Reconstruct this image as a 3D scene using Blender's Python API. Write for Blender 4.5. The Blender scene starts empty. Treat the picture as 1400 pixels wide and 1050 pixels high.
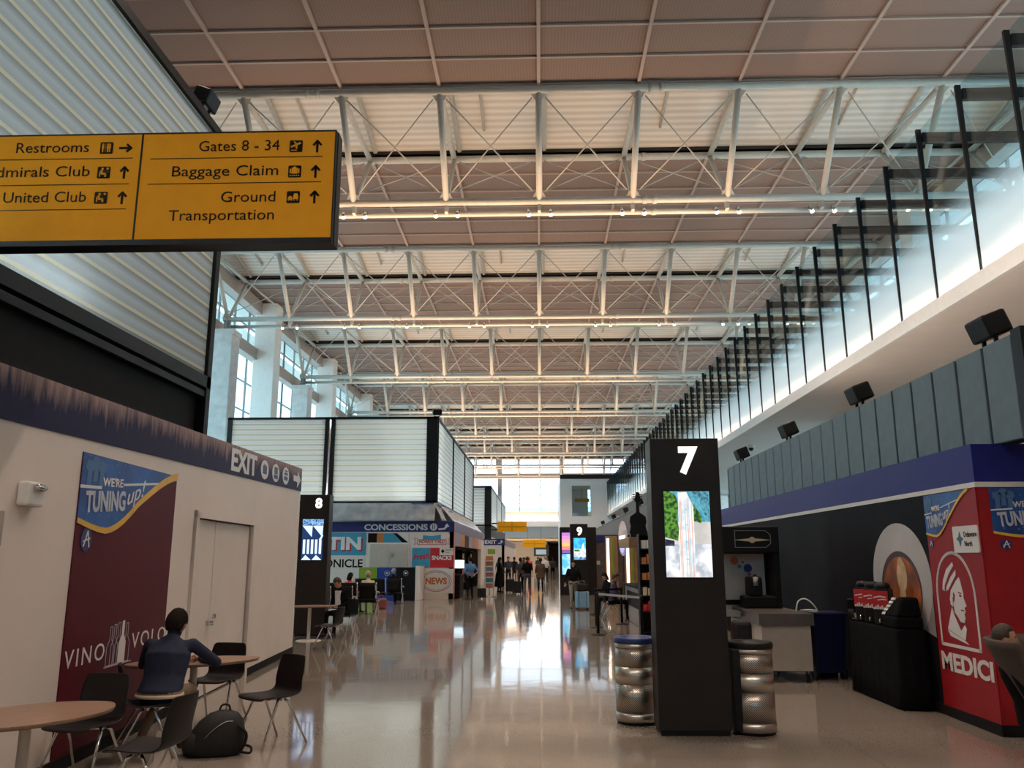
import bpy, bmesh, math, random
from mathutils import Vector, Matrix, Euler
random.seed(7)
PI = math.pi
SC = bpy.context.scene
COL = SC.collection

# ------------------------------------------------------------------ camera, world, light, exposure
FPX, HORIZON, VPX, EYE = 1130.0, 762.0, 738.0, 1.78
PITCH = math.atan((HORIZON - 525) / FPX)
YAW = math.radians(1.885)
cam_d = bpy.data.cameras.new('camera')
cam_d.sensor_fit = 'HORIZONTAL'; cam_d.sensor_width = 36.0
cam_d.lens = FPX / 1400 * 36.0
cam_d.clip_start = 0.05; cam_d.clip_end = 600
cam = bpy.data.objects.new('camera', cam_d); COL.objects.link(cam)
cam.location = (0, 0, EYE); cam.rotation_euler = (PI / 2 + PITCH, 0, YAW)
SC.camera = cam

SC.view_settings.view_transform = 'Standard'
SC.view_settings.look = 'None'
SC.view_settings.gamma = 1.0
SC.view_settings.exposure = 0.3
SC.view_settings.use_curve_mapping = False
SC.cycles.max_bounces = 7
SC.cycles.diffuse_bounces = 3
SC.cycles.glossy_bounces = 3
SC.cycles.transmission_bounces = 4
SC.cycles.transparent_max_bounces = 14
SC.cycles.caustics_reflective = False
SC.cycles.caustics_refractive = False
SC.cycles.sample_clamp_indirect = 3.0

world = bpy.data.worlds.new('sky_world'); SC.world = world
world.use_nodes = True
wn = world.node_tree.nodes; wl_ = world.node_tree.links
bg = wn['Background']
tcw = wn.new('ShaderNodeTexCoord'); sepw = wn.new('ShaderNodeSeparateXYZ')
rampw = wn.new('ShaderNodeValToRGB')
wl_.new(tcw.outputs['Generated'], sepw.inputs[0]); wl_.new(sepw.outputs['Z'], rampw.inputs[0])
rampw.color_ramp.elements[0].position = 0.0; rampw.color_ramp.elements[0].color = (0.80, 0.90, 1.0, 1)
rampw.color_ramp.elements[1].position = 0.6; rampw.color_ramp.elements[1].color = (0.62, 0.80, 1.0, 1)
wl_.new(rampw.outputs[0], bg.inputs['Color'])
bg.inputs['Strength'].default_value = 2.7

# truss rhythm (shared by lamps and structure)
A0, BAY, TW, ZC = 23.04, 13.3, 4.55, 16.0        # first top chord, bay length, truss width, ceiling height
NT = 8
ZB, PANEL = 13.22, 3.06                           # bottom chord height, panel spacing


def area_light(name, loc, rot, sx, sy, power, color, spread=PI):
    d = bpy.data.lights.new(name, 'AREA'); d.shape = 'RECTANGLE'; d.size = sx; d.size_y = sy
    d.energy = power; d.color = color; d.spread = spread
    o = bpy.data.objects.new(name, d); COL.objects.link(o)
    o.location = loc; o.rotation_euler = rot
    return o


WARM = (1.0, 0.66, 0.42)
for n in range(-3, NT):                           # truss uplights and downlights; downlights behind the camera added to light faces towards it
    y = A0 + BAY * n
    if n >= 0:
        area_light('truss_uplight', (-2.0, y + 2.3, 11.5), (PI, 0, 0), 19, 1.6, 500, WARM, PI)
    for x in (-6.1, -3.0, 0.06, 3.1, 6.2):
        d = bpy.data.lights.new('truss_downlight', 'SPOT'); d.energy = 700; d.color = (1.0, 0.80, 0.66); d.spot_size = math.radians(125); d.spot_blend = 0.9; d.shadow_soft_size = 0.12
        o = bpy.data.objects.new('truss_downlight', d); COL.objects.link(o); o.location = (x, y + 2.45, 12.7)

# ------------------------------------------------------------------ tools
def px(x, y, X=None, Y=None, Z=None):
    """A point of the place measured from the photograph, on a known plane."""
    ca, sa = math.cos(YAW), math.sin(YAW); cp, sp = math.cos(PITCH), math.sin(PITCH)
    f = Vector((-sa * cp, ca * cp, sp)); r = Vector((ca, sa, 0)); u = r.cross(f)
    d = r * ((x - 700) / FPX) - u * ((y - 525) / FPX) + f
    t = X / d.x if X is not None else (Y / d.y if Y is not None else (Z - EYE) / d.z)
    return Vector((0, 0, EYE)) + d * t


def tag(o, label=None, cat=None, group=None, kind=None):
    if label: o['label'] = label
    if cat: o['category'] = cat
    if group: o['group'] = group
    if kind: o['kind'] = kind
    return o


def thing(name, label, cat, loc=(0, 0, 0), rz=0.0, group=None):
    o = bpy.data.objects.new(name, None); COL.objects.link(o)
    o.empty_display_size = 0.1
    o.location = loc; o.rotation_euler = (0, 0, rz)
    return tag(o, label, cat, group)


def structure(name, loc=(0, 0, 0), rz=0.0):
    o = bpy.data.objects.new(name, None); COL.objects.link(o)
    o.location = loc; o.rotation_euler = (0, 0, rz); o['kind'] = 'structure'
    return o


class MB:
    def __init__(s): s.v = []; s.f = []; s.mi = []; s.sm = []

    def add(s, vs, fs, mi=0, smooth=False):
        b = len(s.v); s.v += [tuple(v) for v in vs]
        for f in fs: s.f.append(tuple(i + b for i in f)); s.mi.append(mi); s.sm.append(smooth)
        return s

    def box(s, x0, x1, y0, y1, z0, z1, mi=0):
        x0, x1 = min(x0, x1), max(x0, x1); y0, y1 = min(y0, y1), max(y0, y1); z0, z1 = min(z0, z1), max(z0, z1)
        v = [(x0, y0, z0), (x1, y0, z0), (x1, y1, z0), (x0, y1, z0), (x0, y0, z1), (x1, y0, z1), (x1, y1, z1), (x0, y1, z1)]
        return s.add(v, [(0, 3, 2, 1), (4, 5, 6, 7), (0, 1, 5, 4), (1, 2, 6, 5), (2, 3, 7, 6), (3, 0, 4, 7)], mi)

    def obox(s, c, size, rot=(0, 0, 0), mi=0):
        m = Matrix.Translation(c) @ Euler(rot).to_matrix().to_4x4()
        hx, hy, hz = size[0] / 2, size[1] / 2, size[2] / 2
        t = MB().box(-hx, hx, -hy, hy, -hz, hz)
        return s.add([m @ Vector(v) for v in t.v], t.f, mi)

    def tube(s, pts, r, n=10, mi=0, cap=True, smooth=True):
        pts = [Vector(p) for p in pts]
        rs = r if isinstance(r, (list, tuple)) else [r] * len(pts)
        vs = []; prev = None
        for i, p in enumerate(pts):
            t = (pts[min(i + 1, len(pts) - 1)] - pts[max(i - 1, 0)]).normalized()
            if prev is None:
                a = Vector((0, 0, 1)) if abs(t.z) < 0.9 else Vector((1, 0, 0))
                u = t.cross(a).normalized()
            else:
                u = (prev - t * prev.dot(t)).normalized()
            prev = u; w = t.cross(u)
            for k in range(n):
                a = 2 * PI * k / n
                vs.append(p + (u * math.cos(a) + w * math.sin(a)) * rs[i])
        fs = []
        for i in range(len(pts) - 1):
            for k in range(n):
                k2 = (k + 1) % n
                fs.append((i * n + k, i * n + k2, (i + 1) * n + k2, (i + 1) * n + k))
        s.add(vs, fs, mi, smooth)
        if cap:
            b = len(s.v) - len(vs)
            s.f.append(tuple(b + k for k in reversed(range(n)))); s.mi.append(mi); s.sm.append(False)
            b2 = b + (len(pts) - 1) * n
            s.f.append(tuple(b2 + k for k in range(n))); s.mi.append(mi); s.sm.append(False)
        return s

    def lathe(s, prof, c=(0, 0, 0), n=24, mi=0, sx=1, sy=1, smooth=True):
        vs = []
        for r, z in prof:
            for k in range(n):
                a = 2 * PI * k / n
                vs.append((c[0] + r * math.cos(a) * sx, c[1] + r * math.sin(a) * sy, c[2] + z))
        fs = []
        for i in range(len(prof) - 1):
            for k in range(n):
                k2 = (k + 1) % n
                fs.append((i * n + k, i * n + k2, (i + 1) * n + k2, (i + 1) * n + k))
        s.add(vs, fs, mi, smooth)
        b = len(s.v) - len(vs)
        if prof[0][0] > 1e-4: s.f.append(tuple(b + k for k in reversed(range(n)))); s.mi.append(mi); s.sm.append(False)
        if prof[-1][0] > 1e-4:
            b2 = b + (len(prof) - 1) * n
            s.f.append(tuple(b2 + k for k in range(n))); s.mi.append(mi); s.sm.append(False)
        return s

    def loft(s, rings, mi=0, smooth=True):
        n = len(rings[0]); vs = [p for r in rings for p in r]; fs = []
        for i in range(len(rings) - 1):
            for k in range(n):
                k2 = (k + 1) % n
                fs.append((i * n + k, i * n + k2, (i + 1) * n + k2, (i + 1) * n + k))
        s.add(vs, fs, mi, smooth)
        b = len(s.v) - len(vs)
        s.f.append(tuple(b + k for k in reversed(range(n)))); s.mi.append(mi); s.sm.append(smooth)
        b2 = b + (len(rings) - 1) * n
        s.f.append(tuple(b2 + k for k in range(n))); s.mi.append(mi); s.sm.append(smooth)
        return s

    def ell(s, c, r, rot=(0, 0, 0), nu=14, nv=9, mi=0):
        m = Euler(rot).to_matrix(); c = Vector(c); vs = []
        vs.append(c + m @ Vector((0, 0, -r[2])))
        for j in range(1, nv):
            ph = -PI / 2 + PI * j / nv
            for i in range(nu):
                a = 2 * PI * i / nu
                vs.append(c + m @ Vector((r[0] * math.cos(ph) * math.cos(a), r[1] * math.cos(ph) * math.sin(a), r[2] * math.sin(ph))))
        vs.append(c + m @ Vector((0, 0, r[2])))
        fs = []
        for i in range(nu): fs.append((0, 1 + (i + 1) % nu, 1 + i))
        for j in range(nv - 2):
            for i in range(nu):
                a = 1 + j * nu; i2 = (i + 1) % nu
                fs.append((a + i, a + i2, a + nu + i2, a + nu + i))
        a = 1 + (nv - 2) * nu; top = len(vs) - 1
        for i in range(nu): fs.append((a + i, a + (i + 1) % nu, top))
        return s.add(vs, fs, mi, True)

    def plate(s, pts, y0, y1, mi=0):
        """Polygon in the XZ plane (counter-clockwise seen from -Y), thick from y0 (front) to y1 (back)."""
        n = len(pts)
        vs = [(p[0], y0, p[1]) for p in pts] + [(p[0], y1, p[1]) for p in pts]
        fs = [tuple(range(n)), tuple(reversed(range(n, 2 * n)))]
        for i in range(n):
            j = (i + 1) % n
            fs.append((i, i + n, j + n, j))
        return s.add(vs, fs, mi)

    def slab(s, pts, z0, z1, mi=0):
        n = len(pts)
        vs = [(p[0], p[1], z0) for p in pts] + [(p[0], p[1], z1) for p in pts]
        fs = [tuple(reversed(range(n))), tuple(range(n, 2 * n))]
        for i in range(n):
            j = (i + 1) % n
            fs.append((i, j, j + n, i + n))
        return s.add(vs, fs, mi)

    def grid(s, P, mi=0):
        h, w = len(P), len(P[0]); vs = [p for r in P for p in r]
        fs = [(i * w + j, i * w + j + 1, (i + 1) * w + j + 1, (i + 1) * w + j) for i in range(h - 1) for j in range(w - 1)]
        return s.add(vs, fs, mi, True)

    def build(s, name, mats, parent=None, loc=None, rz=None):
        me = bpy.data.meshes.new(name)
        me.from_pydata(s.v, [], s.f)
        if not isinstance(mats, (list, tuple)): mats = [mats]
        for m in mats: me.materials.append(m)
        me.polygons.foreach_set('material_index', s.mi)
        me.polygons.foreach_set('use_smooth', s.sm)
        me.update()
        o = bpy.data.objects.new(name, me); COL.objects.link(o)
        if parent: o.parent = parent
        if loc: o.location = loc
        if rz is not None: o.rotation_euler = (0, 0, rz)
        return o


def bevel(o, w, seg=2):
    m = o.modifiers.new('bevel', 'BEVEL'); m.width = w; m.segments = seg; m.limit_method = 'ANGLE'; m.angle_limit = 0.6
    return o


def copy_tree(o, parent=None):
    c = o.copy(); COL.objects.link(c)
    if parent: c.parent = parent
    for ch in list(o.children): copy_tree(ch, c)
    return c


def circ(cx, cz, r, n=28, sx=1.0):
    return [(cx + r * sx * math.cos(2 * PI * k / n), cz + r * math.sin(2 * PI * k / n)) for k in range(n)]


def rect(x0, x1, z0, z1): return [(x0, z0), (x1, z0), (x1, z1), (x0, z1)]


def rrect(x0, x1, z0, z1, r, n=5):
    out = []
    for cx, cz, a0 in ((x1 - r, z0 + r, -PI / 2), (x1 - r, z1 - r, 0), (x0 + r, z1 - r, PI / 2), (x0 + r, z0 + r, PI)):
        for k in range(n + 1):
            a = a0 + PI / 2 * k / n
            out.append((cx + r * math.cos(a), cz + r * math.sin(a)))
    return out


def stroke(mb, pts, w, y0, y1, mi=0):
    """A thick line of plates along points in the XZ plane."""
    for (a, b) in zip(pts[:-1], pts[1:]):
        dx, dz = b[0] - a[0], b[1] - a[1]; L = math.hypot(dx, dz) or 1
        nx, nz = -dz / L * w / 2, dx / L * w / 2; ex, ez = dx / L * w * 0.25, dz / L * w * 0.25
        mb.plate([(a[0] - nx - ex, a[1] - nz - ez), (b[0] - nx + ex, b[1] - nz + ez), (b[0] + nx + ex, b[1] + nz + ez), (a[0] + nx - ex, a[1] + nz - ez)], y0, y1, mi)
    return mb


def lettering(body, m, parent, x, z, h, y=-0.01, align='LEFT', bold=0.0, shear=0.0, width=None, rot=0.0, name='lettering', thick=0.002, sx=1.0, space=1.0):
    """Raised letters facing -Y in the parent's frame; h is the capital height; width, if given, is the exact length."""
    cu = bpy.data.curves.new(name, 'FONT'); cu.body = body
    cu.size = h / 0.70; cu.extrude = thick; cu.offset = bold * h; cu.shear = shear; cu.align_x = 'LEFT'; cu.resolution_u = 3
    cu.space_character = space
    t = bpy.data.objects.new(name, cu); COL.objects.link(t)
    dg = bpy.context.evaluated_depsgraph_get()
    me = bpy.data.meshes.new_from_object(t.evaluated_get(dg)); me.name = name
    bpy.data.objects.remove(t)
    xs = [v.co.x for v in me.vertices] or [0]
    x0, x1 = min(xs), max(xs); L = x1 - x0
    k = sx if width is None else width / max(L, 1e-6)
    off = {'LEFT': 0, 'CENTER': -L * k / 2, 'RIGHT': -L * k}[align]
    ca, sa = math.cos(rot), math.sin(rot)
    for v in me.vertices:
        a, b, c = (v.co.x - x0) * k + off, v.co.y, v.co.z
        v.co = (x + a * ca - b * sa, y - c, z + a * sa + b * ca)
    me.materials.clear(); me.materials.append(m)
    o = bpy.data.objects.new(name, me); COL.objects.link(o); o.parent = parent
    return o


# ------------------------------------------------------------------ materials
def nodes_of(name):
    m = bpy.data.materials.new(name); m.use_nodes = True
    nt = m.node_tree
    return m, nt, nt.nodes, nt.links, nt.nodes['Principled BSDF']


def mat(name, c, rough=0.5, metal=0.0, var=0.06, scale=6.0, bump=0.0, bscale=40.0, coat=0.0, spec=0.5, stretch=None):
    m, nt, N, L, P = nodes_of(name)
    tc = N.new('ShaderNodeTexCoord'); nz = N.new('ShaderNodeTexNoise'); nz.inputs['Scale'].default_value = scale; nz.inputs['Detail'].default_value = 4
    src = tc.outputs['Object']
    if stretch:
        mp = N.new('ShaderNodeMapping'); mp.inputs['Scale'].default_value = stretch; L.new(src, mp.inputs[0]); src = mp.outputs[0]
    L.new(src, nz.inputs['Vector'])
    r = N.new('ShaderNodeValToRGB')
    lo, hi = 1 - var * 2, 1 + var
    r.color_ramp.elements[0].position = 0.3; r.color_ramp.elements[0].color = (c[0] * lo, c[1] * lo, c[2] * lo, 1)
    r.color_ramp.elements[1].position = 0.7; r.color_ramp.elements[1].color = (min(1, c[0] * hi), min(1, c[1] * hi), min(1, c[2] * hi), 1)
    L.new(nz.outputs[0], r.inputs[0]); L.new(r.outputs[0], P.inputs['Base Color'])
    P.inputs['Roughness'].default_value = rough; P.inputs['Metallic'].default_value = metal
    P.inputs['Coat Weight'].default_value = coat; P.inputs['Specular IOR Level'].default_value = spec
    if bump:
        n2 = N.new('ShaderNodeTexNoise'); n2.inputs['Scale'].default_value = bscale; L.new(src, n2.inputs['Vector'])
        b = N.new('ShaderNodeBump'); b.inputs['Strength'].default_value = bump; b.inputs['Distance'].default_value = 0.02
        L.new(n2.outputs[0], b.inputs['Height']); L.new(b.outputs[0], P.inputs['Normal'])
    return m


def emit(name, c, strength):
    m, nt, N, L, P = nodes_of(name)
    P.inputs['Base Color'].default_value = (c[0] * 0.3, c[1] * 0.3, c[2] * 0.3, 1)
    P.inputs['Emission Color'].default_value = (*c, 1); P.inputs['Emission Strength'].default_value = strength
    P.inputs['Roughness'].default_value = 0.3
    return m


def schlick(N, L, k=1.0):
    lw = N.new('ShaderNodeLayerWeight'); lw.inputs[0].default_value = 0.5
    pw = N.new('ShaderNodeMath'); pw.operation = 'POWER'; pw.inputs[1].default_value = 5.0; L.new(lw.outputs['Facing'], pw.inputs[0])
    ml = N.new('ShaderNodeMath'); ml.operation = 'MULTIPLY_ADD'; ml.inputs[1].default_value = 0.9 * k; ml.inputs[2].default_value = 0.04 * k
    L.new(pw.outputs[0], ml.inputs[0])
    return ml


def glass(name, tint, refl=0.7):
    m, nt, N, L, P = nodes_of(name); N.remove(P)
    out = N['Material Output']
    tr = N.new('ShaderNodeBsdfTransparent'); tr.inputs[0].default_value = (*tint, 1)
    gl = N.new('ShaderNodeBsdfGlossy'); gl.inputs['Roughness'].default_value = 0.02; gl.inputs[0].default_value = (0.9, 0.95, 1, 1)
    ml = schlick(N, L, refl)
    mx = N.new('ShaderNodeMixShader'); L.new(ml.outputs[0], mx.inputs[0]); L.new(tr.outputs[0], mx.inputs[1]); L.new(gl.outputs[0], mx.inputs[2])
    L.new(mx.outputs[0], out.inputs[0])
    return m


def frosted_channel(name, period, line=0.16):
    """Translucent channel glass laid in horizontal courses with cream joints."""
    m, nt, N, L, P = nodes_of(name); N.remove(P); out = N['Material Output']
    tc = N.new('ShaderNodeTexCoord'); sp = N.new('ShaderNodeSeparateXYZ'); L.new(tc.outputs['Object'], sp.inputs[0])
    d = N.new('ShaderNodeMath'); d.operation = 'DIVIDE'; d.inputs[1].default_value = period; L.new(sp.outputs['Z'], d.inputs[0])
    fr = N.new('ShaderNodeMath'); fr.operation = 'FRACT'; L.new(d.outputs[0], fr.inputs[0])
    rp = N.new('ShaderNodeValToRGB'); rp.color_ramp.elements.remove(rp.color_ramp.elements[0])
    e = rp.color_ramp.elements[0]; e.position = 0.0; e.color = (0.60, 0.66, 0.68, 1)
    for p, c in ((0.40, (0.74, 0.80, 0.82, 1)), (1 - line - 0.10, (0.40, 0.43, 0.43, 1)), (1 - line - 0.03, (0.36, 0.38, 0.37, 1)), (1 - line, (0.98, 0.94, 0.78, 1)), (0.985, (0.98, 0.94, 0.78, 1)), (1.0, (0.45, 0.47, 0.46, 1))):
        q = rp.color_ramp.elements.new(p); q.color = c
    L.new(fr.outputs[0], rp.inputs[0])
    tl = N.new('ShaderNodeBsdfTranslucent'); L.new(rp.outputs[0], tl.inputs[0])
    df = N.new('ShaderNodeBsdfDiffuse'); L.new(rp.outputs[0], df.inputs[0])
    gl = N.new('ShaderNodeBsdfGlossy'); gl.inputs['Roughness'].default_value = 0.25
    m1 = N.new('ShaderNodeMixShader'); m1.inputs[0].default_value = 0.30; L.new(tl.outputs[0], m1.inputs[1]); L.new(df.outputs[0], m1.inputs[2])
    m2 = N.new('ShaderNodeMixShader'); m2.inputs[0].default_value = 0.05; L.new(m1.outputs[0], m2.inputs[1]); L.new(gl.outputs[0], m2.inputs[2])
    L.new(m2.outputs[0], out.inputs[0])
    return m


def frit_glass(name, z0, z1, tint):
    """Clear tinted glass printed with a white ceramic frit that thins out upwards from z0 to z1."""
    m, nt, N, L, P = nodes_of(name); N.remove(P); out = N['Material Output']
    tc = N.new('ShaderNodeTexCoord'); sp = N.new('ShaderNodeSeparateXYZ'); L.new(tc.outputs['Object'], sp.inputs[0])
    mr = N.new('ShaderNodeMapRange'); mr.inputs['From Min'].default_value = z0; mr.inputs['From Max'].default_value = z1
    mr.inputs['To Min'].default_value = 0.97; mr.inputs['To Max'].default_value = 0.0; mr.interpolation_type = 'SMOOTHSTEP'
    L.new(sp.outputs['Z'], mr.inputs['Value'])
    tr = N.new('ShaderNodeBsdfTransparent'); tr.inputs[0].default_value = (*tint, 1)
    gl = N.new('ShaderNodeBsdfGlossy'); gl.inputs['Roughness'].default_value = 0.03; gl.inputs[0].default_value = (0.85, 0.95, 1, 1)
    fr = schlick(N, L, 0.8)
    clear = N.new('ShaderNodeMixShader'); L.new(fr.outputs[0], clear.inputs[0]); L.new(tr.outputs[0], clear.inputs[1]); L.new(gl.outputs[0], clear.inputs[2])
    tl = N.new('ShaderNodeBsdfTranslucent'); tl.inputs[0].default_value = (0.88, 0.93, 0.96, 1)
    df = N.new('ShaderNodeBsdfDiffuse'); df.inputs[0].default_value = (0.80, 0.86, 0.90, 1)
    fs = N.new('ShaderNodeMixShader'); fs.inputs[0].default_value = 0.25; L.new(tl.outputs[0], fs.inputs[1]); L.new(df.outputs[0], fs.inputs[2])
    mx = N.new('ShaderNodeMixShader'); L.new(mr.outputs[0], mx.inputs[0]); L.new(clear.outputs[0], mx.inputs[1]); L.new(fs.outputs[0], mx.inputs[2])
    L.new(mx.outputs[0], out.inputs[0])
    return m


def perforated(name, base):
    """Brushed steel drum wall punched with a staggered field of round holes (cylindrical coordinates)."""
    m, nt, N, L, P = nodes_of(name)
    tc = N.new('ShaderNodeTexCoord'); sp = N.new('ShaderNodeSeparateXYZ'); L.new(tc.outputs['Object'], sp.inputs[0])
    at = N.new('ShaderNodeMath'); at.operation = 'ARCTAN2'; L.new(sp.outputs['Y'], at.inputs[0]); L.new(sp.outputs['X'], at.inputs[1])
    ar = N.new('ShaderNodeMath'); ar.operation = 'MULTIPLY'; ar.inputs[1].default_value = 0.22; L.new(at.outputs[0], ar.inputs[0])
    cb = N.new('ShaderNodeCombineXYZ'); L.new(ar.outputs[0], cb.inputs[0]); L.new(sp.outputs['Z'], cb.inputs[1])
    mp = N.new('ShaderNodeMapping'); mp.inputs['Rotation'].default_value = (0, 0, PI / 4); L.new(cb.outputs[0], mp.inputs[0])
    vo = N.new('ShaderNodeTexVoronoi'); vo.voronoi_dimensions = '2D'; vo.inputs['Scale'].default_value = 62; vo.inputs['Randomness'].default_value = 0
    L.new(mp.outputs[0], vo.inputs['Vector'])
    lt = N.new('ShaderNodeMath'); lt.operation = 'LESS_THAN'; lt.inputs[1].default_value = 0.33; L.new(vo.outputs['Distance'], lt.inputs[0])
    mx = N.new('ShaderNodeMix'); mx.data_type = 'RGBA'; L.new(lt.outputs[0], mx.inputs['Factor'])
    mx.inputs['A'].default_value = (*base, 1); mx.inputs['B'].default_value = (0.02, 0.018, 0.015, 1)
    L.new(mx.outputs['Result'], P.inputs['Base Color'])
    iv = N.new('ShaderNodeMath'); iv.operation = 'SUBTRACT'; iv.inputs[0].default_value = 1.0; L.new(lt.outputs[0], iv.inputs[1])
    L.new(iv.outputs[0], P.inputs['Metallic']); P.inputs['Roughness'].default_value = 0.32
    return m


def striped(name, c1, c2, axis, period, duty=0.5, rough=0.6, bump=0.0):
    """Corrugated sheet: narrow ribs across one axis."""
    m, nt, N, L, P = nodes_of(name)
    tc = N.new('ShaderNodeTexCoord'); sp = N.new('ShaderNodeSeparateXYZ'); L.new(tc.outputs['Object'], sp.inputs[0])
    d = N.new('ShaderNodeMath'); d.operation = 'MULTIPLY'; d.inputs[1].default_value = 2 * PI / period; L.new(sp.outputs[axis], d.inputs[0])
    sn = N.new('ShaderNodeMath'); sn.operation = 'SINE'; L.new(d.outputs[0], sn.inputs[0])
    mr = N.new('ShaderNodeMapRange'); mr.inputs['From Min'].default_value = -1; L.new(sn.outputs[0], mr.inputs['Value'])
    mx = N.new('ShaderNodeMix'); mx.data_type = 'RGBA'; L.new(mr.outputs[0], mx.inputs['Factor'])
    mx.inputs['A'].default_value = (*c1, 1); mx.inputs['B'].default_value = (*c2, 1)
    L.new(mx.outputs['Result'], P.inputs['Base Color']); P.inputs['Roughness'].default_value = rough
    if bump:
        b = N.new('ShaderNodeBump'); b.inputs['Strength'].default_value = bump; b.inputs['Distance'].default_value = 0.05
        L.new(mr.outputs[0], b.inputs['Height']); L.new(b.outputs[0], P.inputs['Normal'])
    return m


def floor_material():
    m, nt, N, L, P = nodes_of('terrazzo')
    tc = N.new('ShaderNodeTexCoord')
    n1 = N.new('ShaderNodeTexNoise'); n1.inputs['Scale'].default_value = 55; n1.inputs['Detail'].default_value = 6; L.new(tc.outputs['Object'], n1.inputs['Vector'])
    n2 = N.new('ShaderNodeTexNoise'); n2.inputs['Scale'].default_value = 0.35; n2.inputs['Detail'].default_value = 3; L.new(tc.outputs['Object'], n2.inputs['Vector'])
    r1 = N.new('ShaderNodeValToRGB'); r1.color_ramp.elements[0].position = 0.35; r1.color_ramp.elements[0].color = (0.265, 0.225, 0.187, 1)
    r1.color_ramp.elements[1].position = 0.68; r1.color_ramp.elements[1].color = (0.355, 0.303, 0.253, 1); L.new(n1.outputs[0], r1.inputs[0])
    r2 = N.new('ShaderNodeValToRGB'); r2.color_ramp.elements[0].color = (0.86, 0.86, 0.86, 1); r2.color_ramp.elements[1].color = (1, 1, 1, 1); L.new(n2.outputs[0], r2.inputs[0])
    mx = N.new('ShaderNodeMix'); mx.data_type = 'RGBA'; mx.blend_type = 'MULTIPLY'; mx.inputs['Factor'].default_value = 1
    L.new(r1.outputs[0], mx.inputs['A']); L.new(r2.outputs[0], mx.inputs['B'])
    br = N.new('ShaderNodeTexBrick'); br.offset = 0; br.inputs['Scale'].default_value = 0.1; br.inputs['Mortar Size'].default_value = 0.0006
    br.inputs['Color1'].default_value = (1, 1, 1, 1); br.inputs['Color2'].default_value = (0.96, 0.955, 0.95, 1); br.inputs['Mortar'].default_value = (0.80, 0.79, 0.77, 1)
    br.inputs['Brick Width'].default_value = 0.3; br.inputs['Row Height'].default_value = 0.3
    L.new(tc.outputs['Object'], br.inputs['Vector'])
    m2 = N.new('ShaderNodeMix'); m2.data_type = 'RGBA'; m2.blend_type = 'MULTIPLY'; m2.inputs['Factor'].default_value = 1
    L.new(mx.outputs['Result'], m2.inputs['A']); L.new(br.outputs['Color'], m2.inputs['B'])
    L.new(m2.outputs['Result'], P.inputs['Base Color'])
    P.inputs['Roughness'].default_value = 0.075; P.inputs['Specular IOR Level'].default_value = 0.7
    P.inputs['Coat Weight'].default_value = 0.15; P.inputs['Coat Roughness'].default_value = 0.03
    n3 = N.new('ShaderNodeTexNoise'); n3.inputs['Scale'].default_value = 1.1; n3.inputs['Detail'].default_value = 2; L.new(tc.outputs['Object'], n3.inputs['Vector'])
    b = N.new('ShaderNodeBump'); b.inputs['Strength'].default_value = 0.05; b.inputs['Distance'].default_value = 0.05
    L.new(n3.outputs[0], b.inputs['Height']); L.new(b.outputs[0], P.inputs['Normal']); L.new(b.outputs[0], P.inputs['Coat Normal'])
    return m


def peeling_blue():
    """Dark blue fascia film, scuffed to a pinkish grey in vertical drips along its upper edge."""
    m, nt, N, L, P = nodes_of('peeling_blue_film')
    tc = N.new('ShaderNodeTexCoord'); sp = N.new('ShaderNodeSeparateXYZ'); L.new(tc.outputs['Object'], sp.inputs[0])
    mp = N.new('ShaderNodeMapping'); mp.inputs['Scale'].default_value = (7, 1, 0.9); L.new(tc.outputs['Object'], mp.inputs[0])
    nz = N.new('ShaderNodeTexNoise'); nz.inputs['Scale'].default_value = 1.6; nz.inputs['Detail'].default_value = 6; nz.inputs['Roughness'].default_value = 0.65; L.new(mp.outputs[0], nz.inputs['Vector'])
    # height inside the band: z minus the band's rising lower edge
    sl = N.new('ShaderNodeMath'); sl.operation = 'MULTIPLY_ADD'; sl.inputs[1].default_value = -0.0265; sl.inputs[2].default_value = -2.845; L.new(sp.outputs['X'], sl.inputs[0])
    hh = N.new('ShaderNodeMath'); hh.operation = 'ADD'; L.new(sp.outputs['Z'], hh.inputs[0]); L.new(sl.outputs[0], hh.inputs[1])
    mr = N.new('ShaderNodeMapRange'); mr.inputs['From Min'].default_value = 0.05; mr.inputs['From Max'].default_value = 0.42; mr.inputs['To Min'].default_value = -0.33; mr.inputs['To Max'].default_value = 0.22; L.new(hh.outputs[0], mr.inputs['Value'])
    ad = N.new('ShaderNodeMath'); ad.operation = 'ADD'; L.new(nz.outputs[0], ad.inputs[0]); L.new(mr.outputs[0], ad.inputs[1])
    rp = N.new('ShaderNodeValToRGB')
    rp.color_ramp.elements[0].position = 0.42; rp.color_ramp.elements[0].color = (0.010, 0.008, 0.05, 1)
    rp.color_ramp.elements[1].position = 0.74; rp.color_ramp.elements[1].color = (0.36, 0.24, 0.22, 1)
    L.new(ad.outputs[0], rp.inputs[0]); L.new(rp.outputs[0], P.inputs['Base Color']); P.inputs['Roughness'].default_value = 0.5; P.inputs['Specular IOR Level'].default_value = 0.2
    return m


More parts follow.
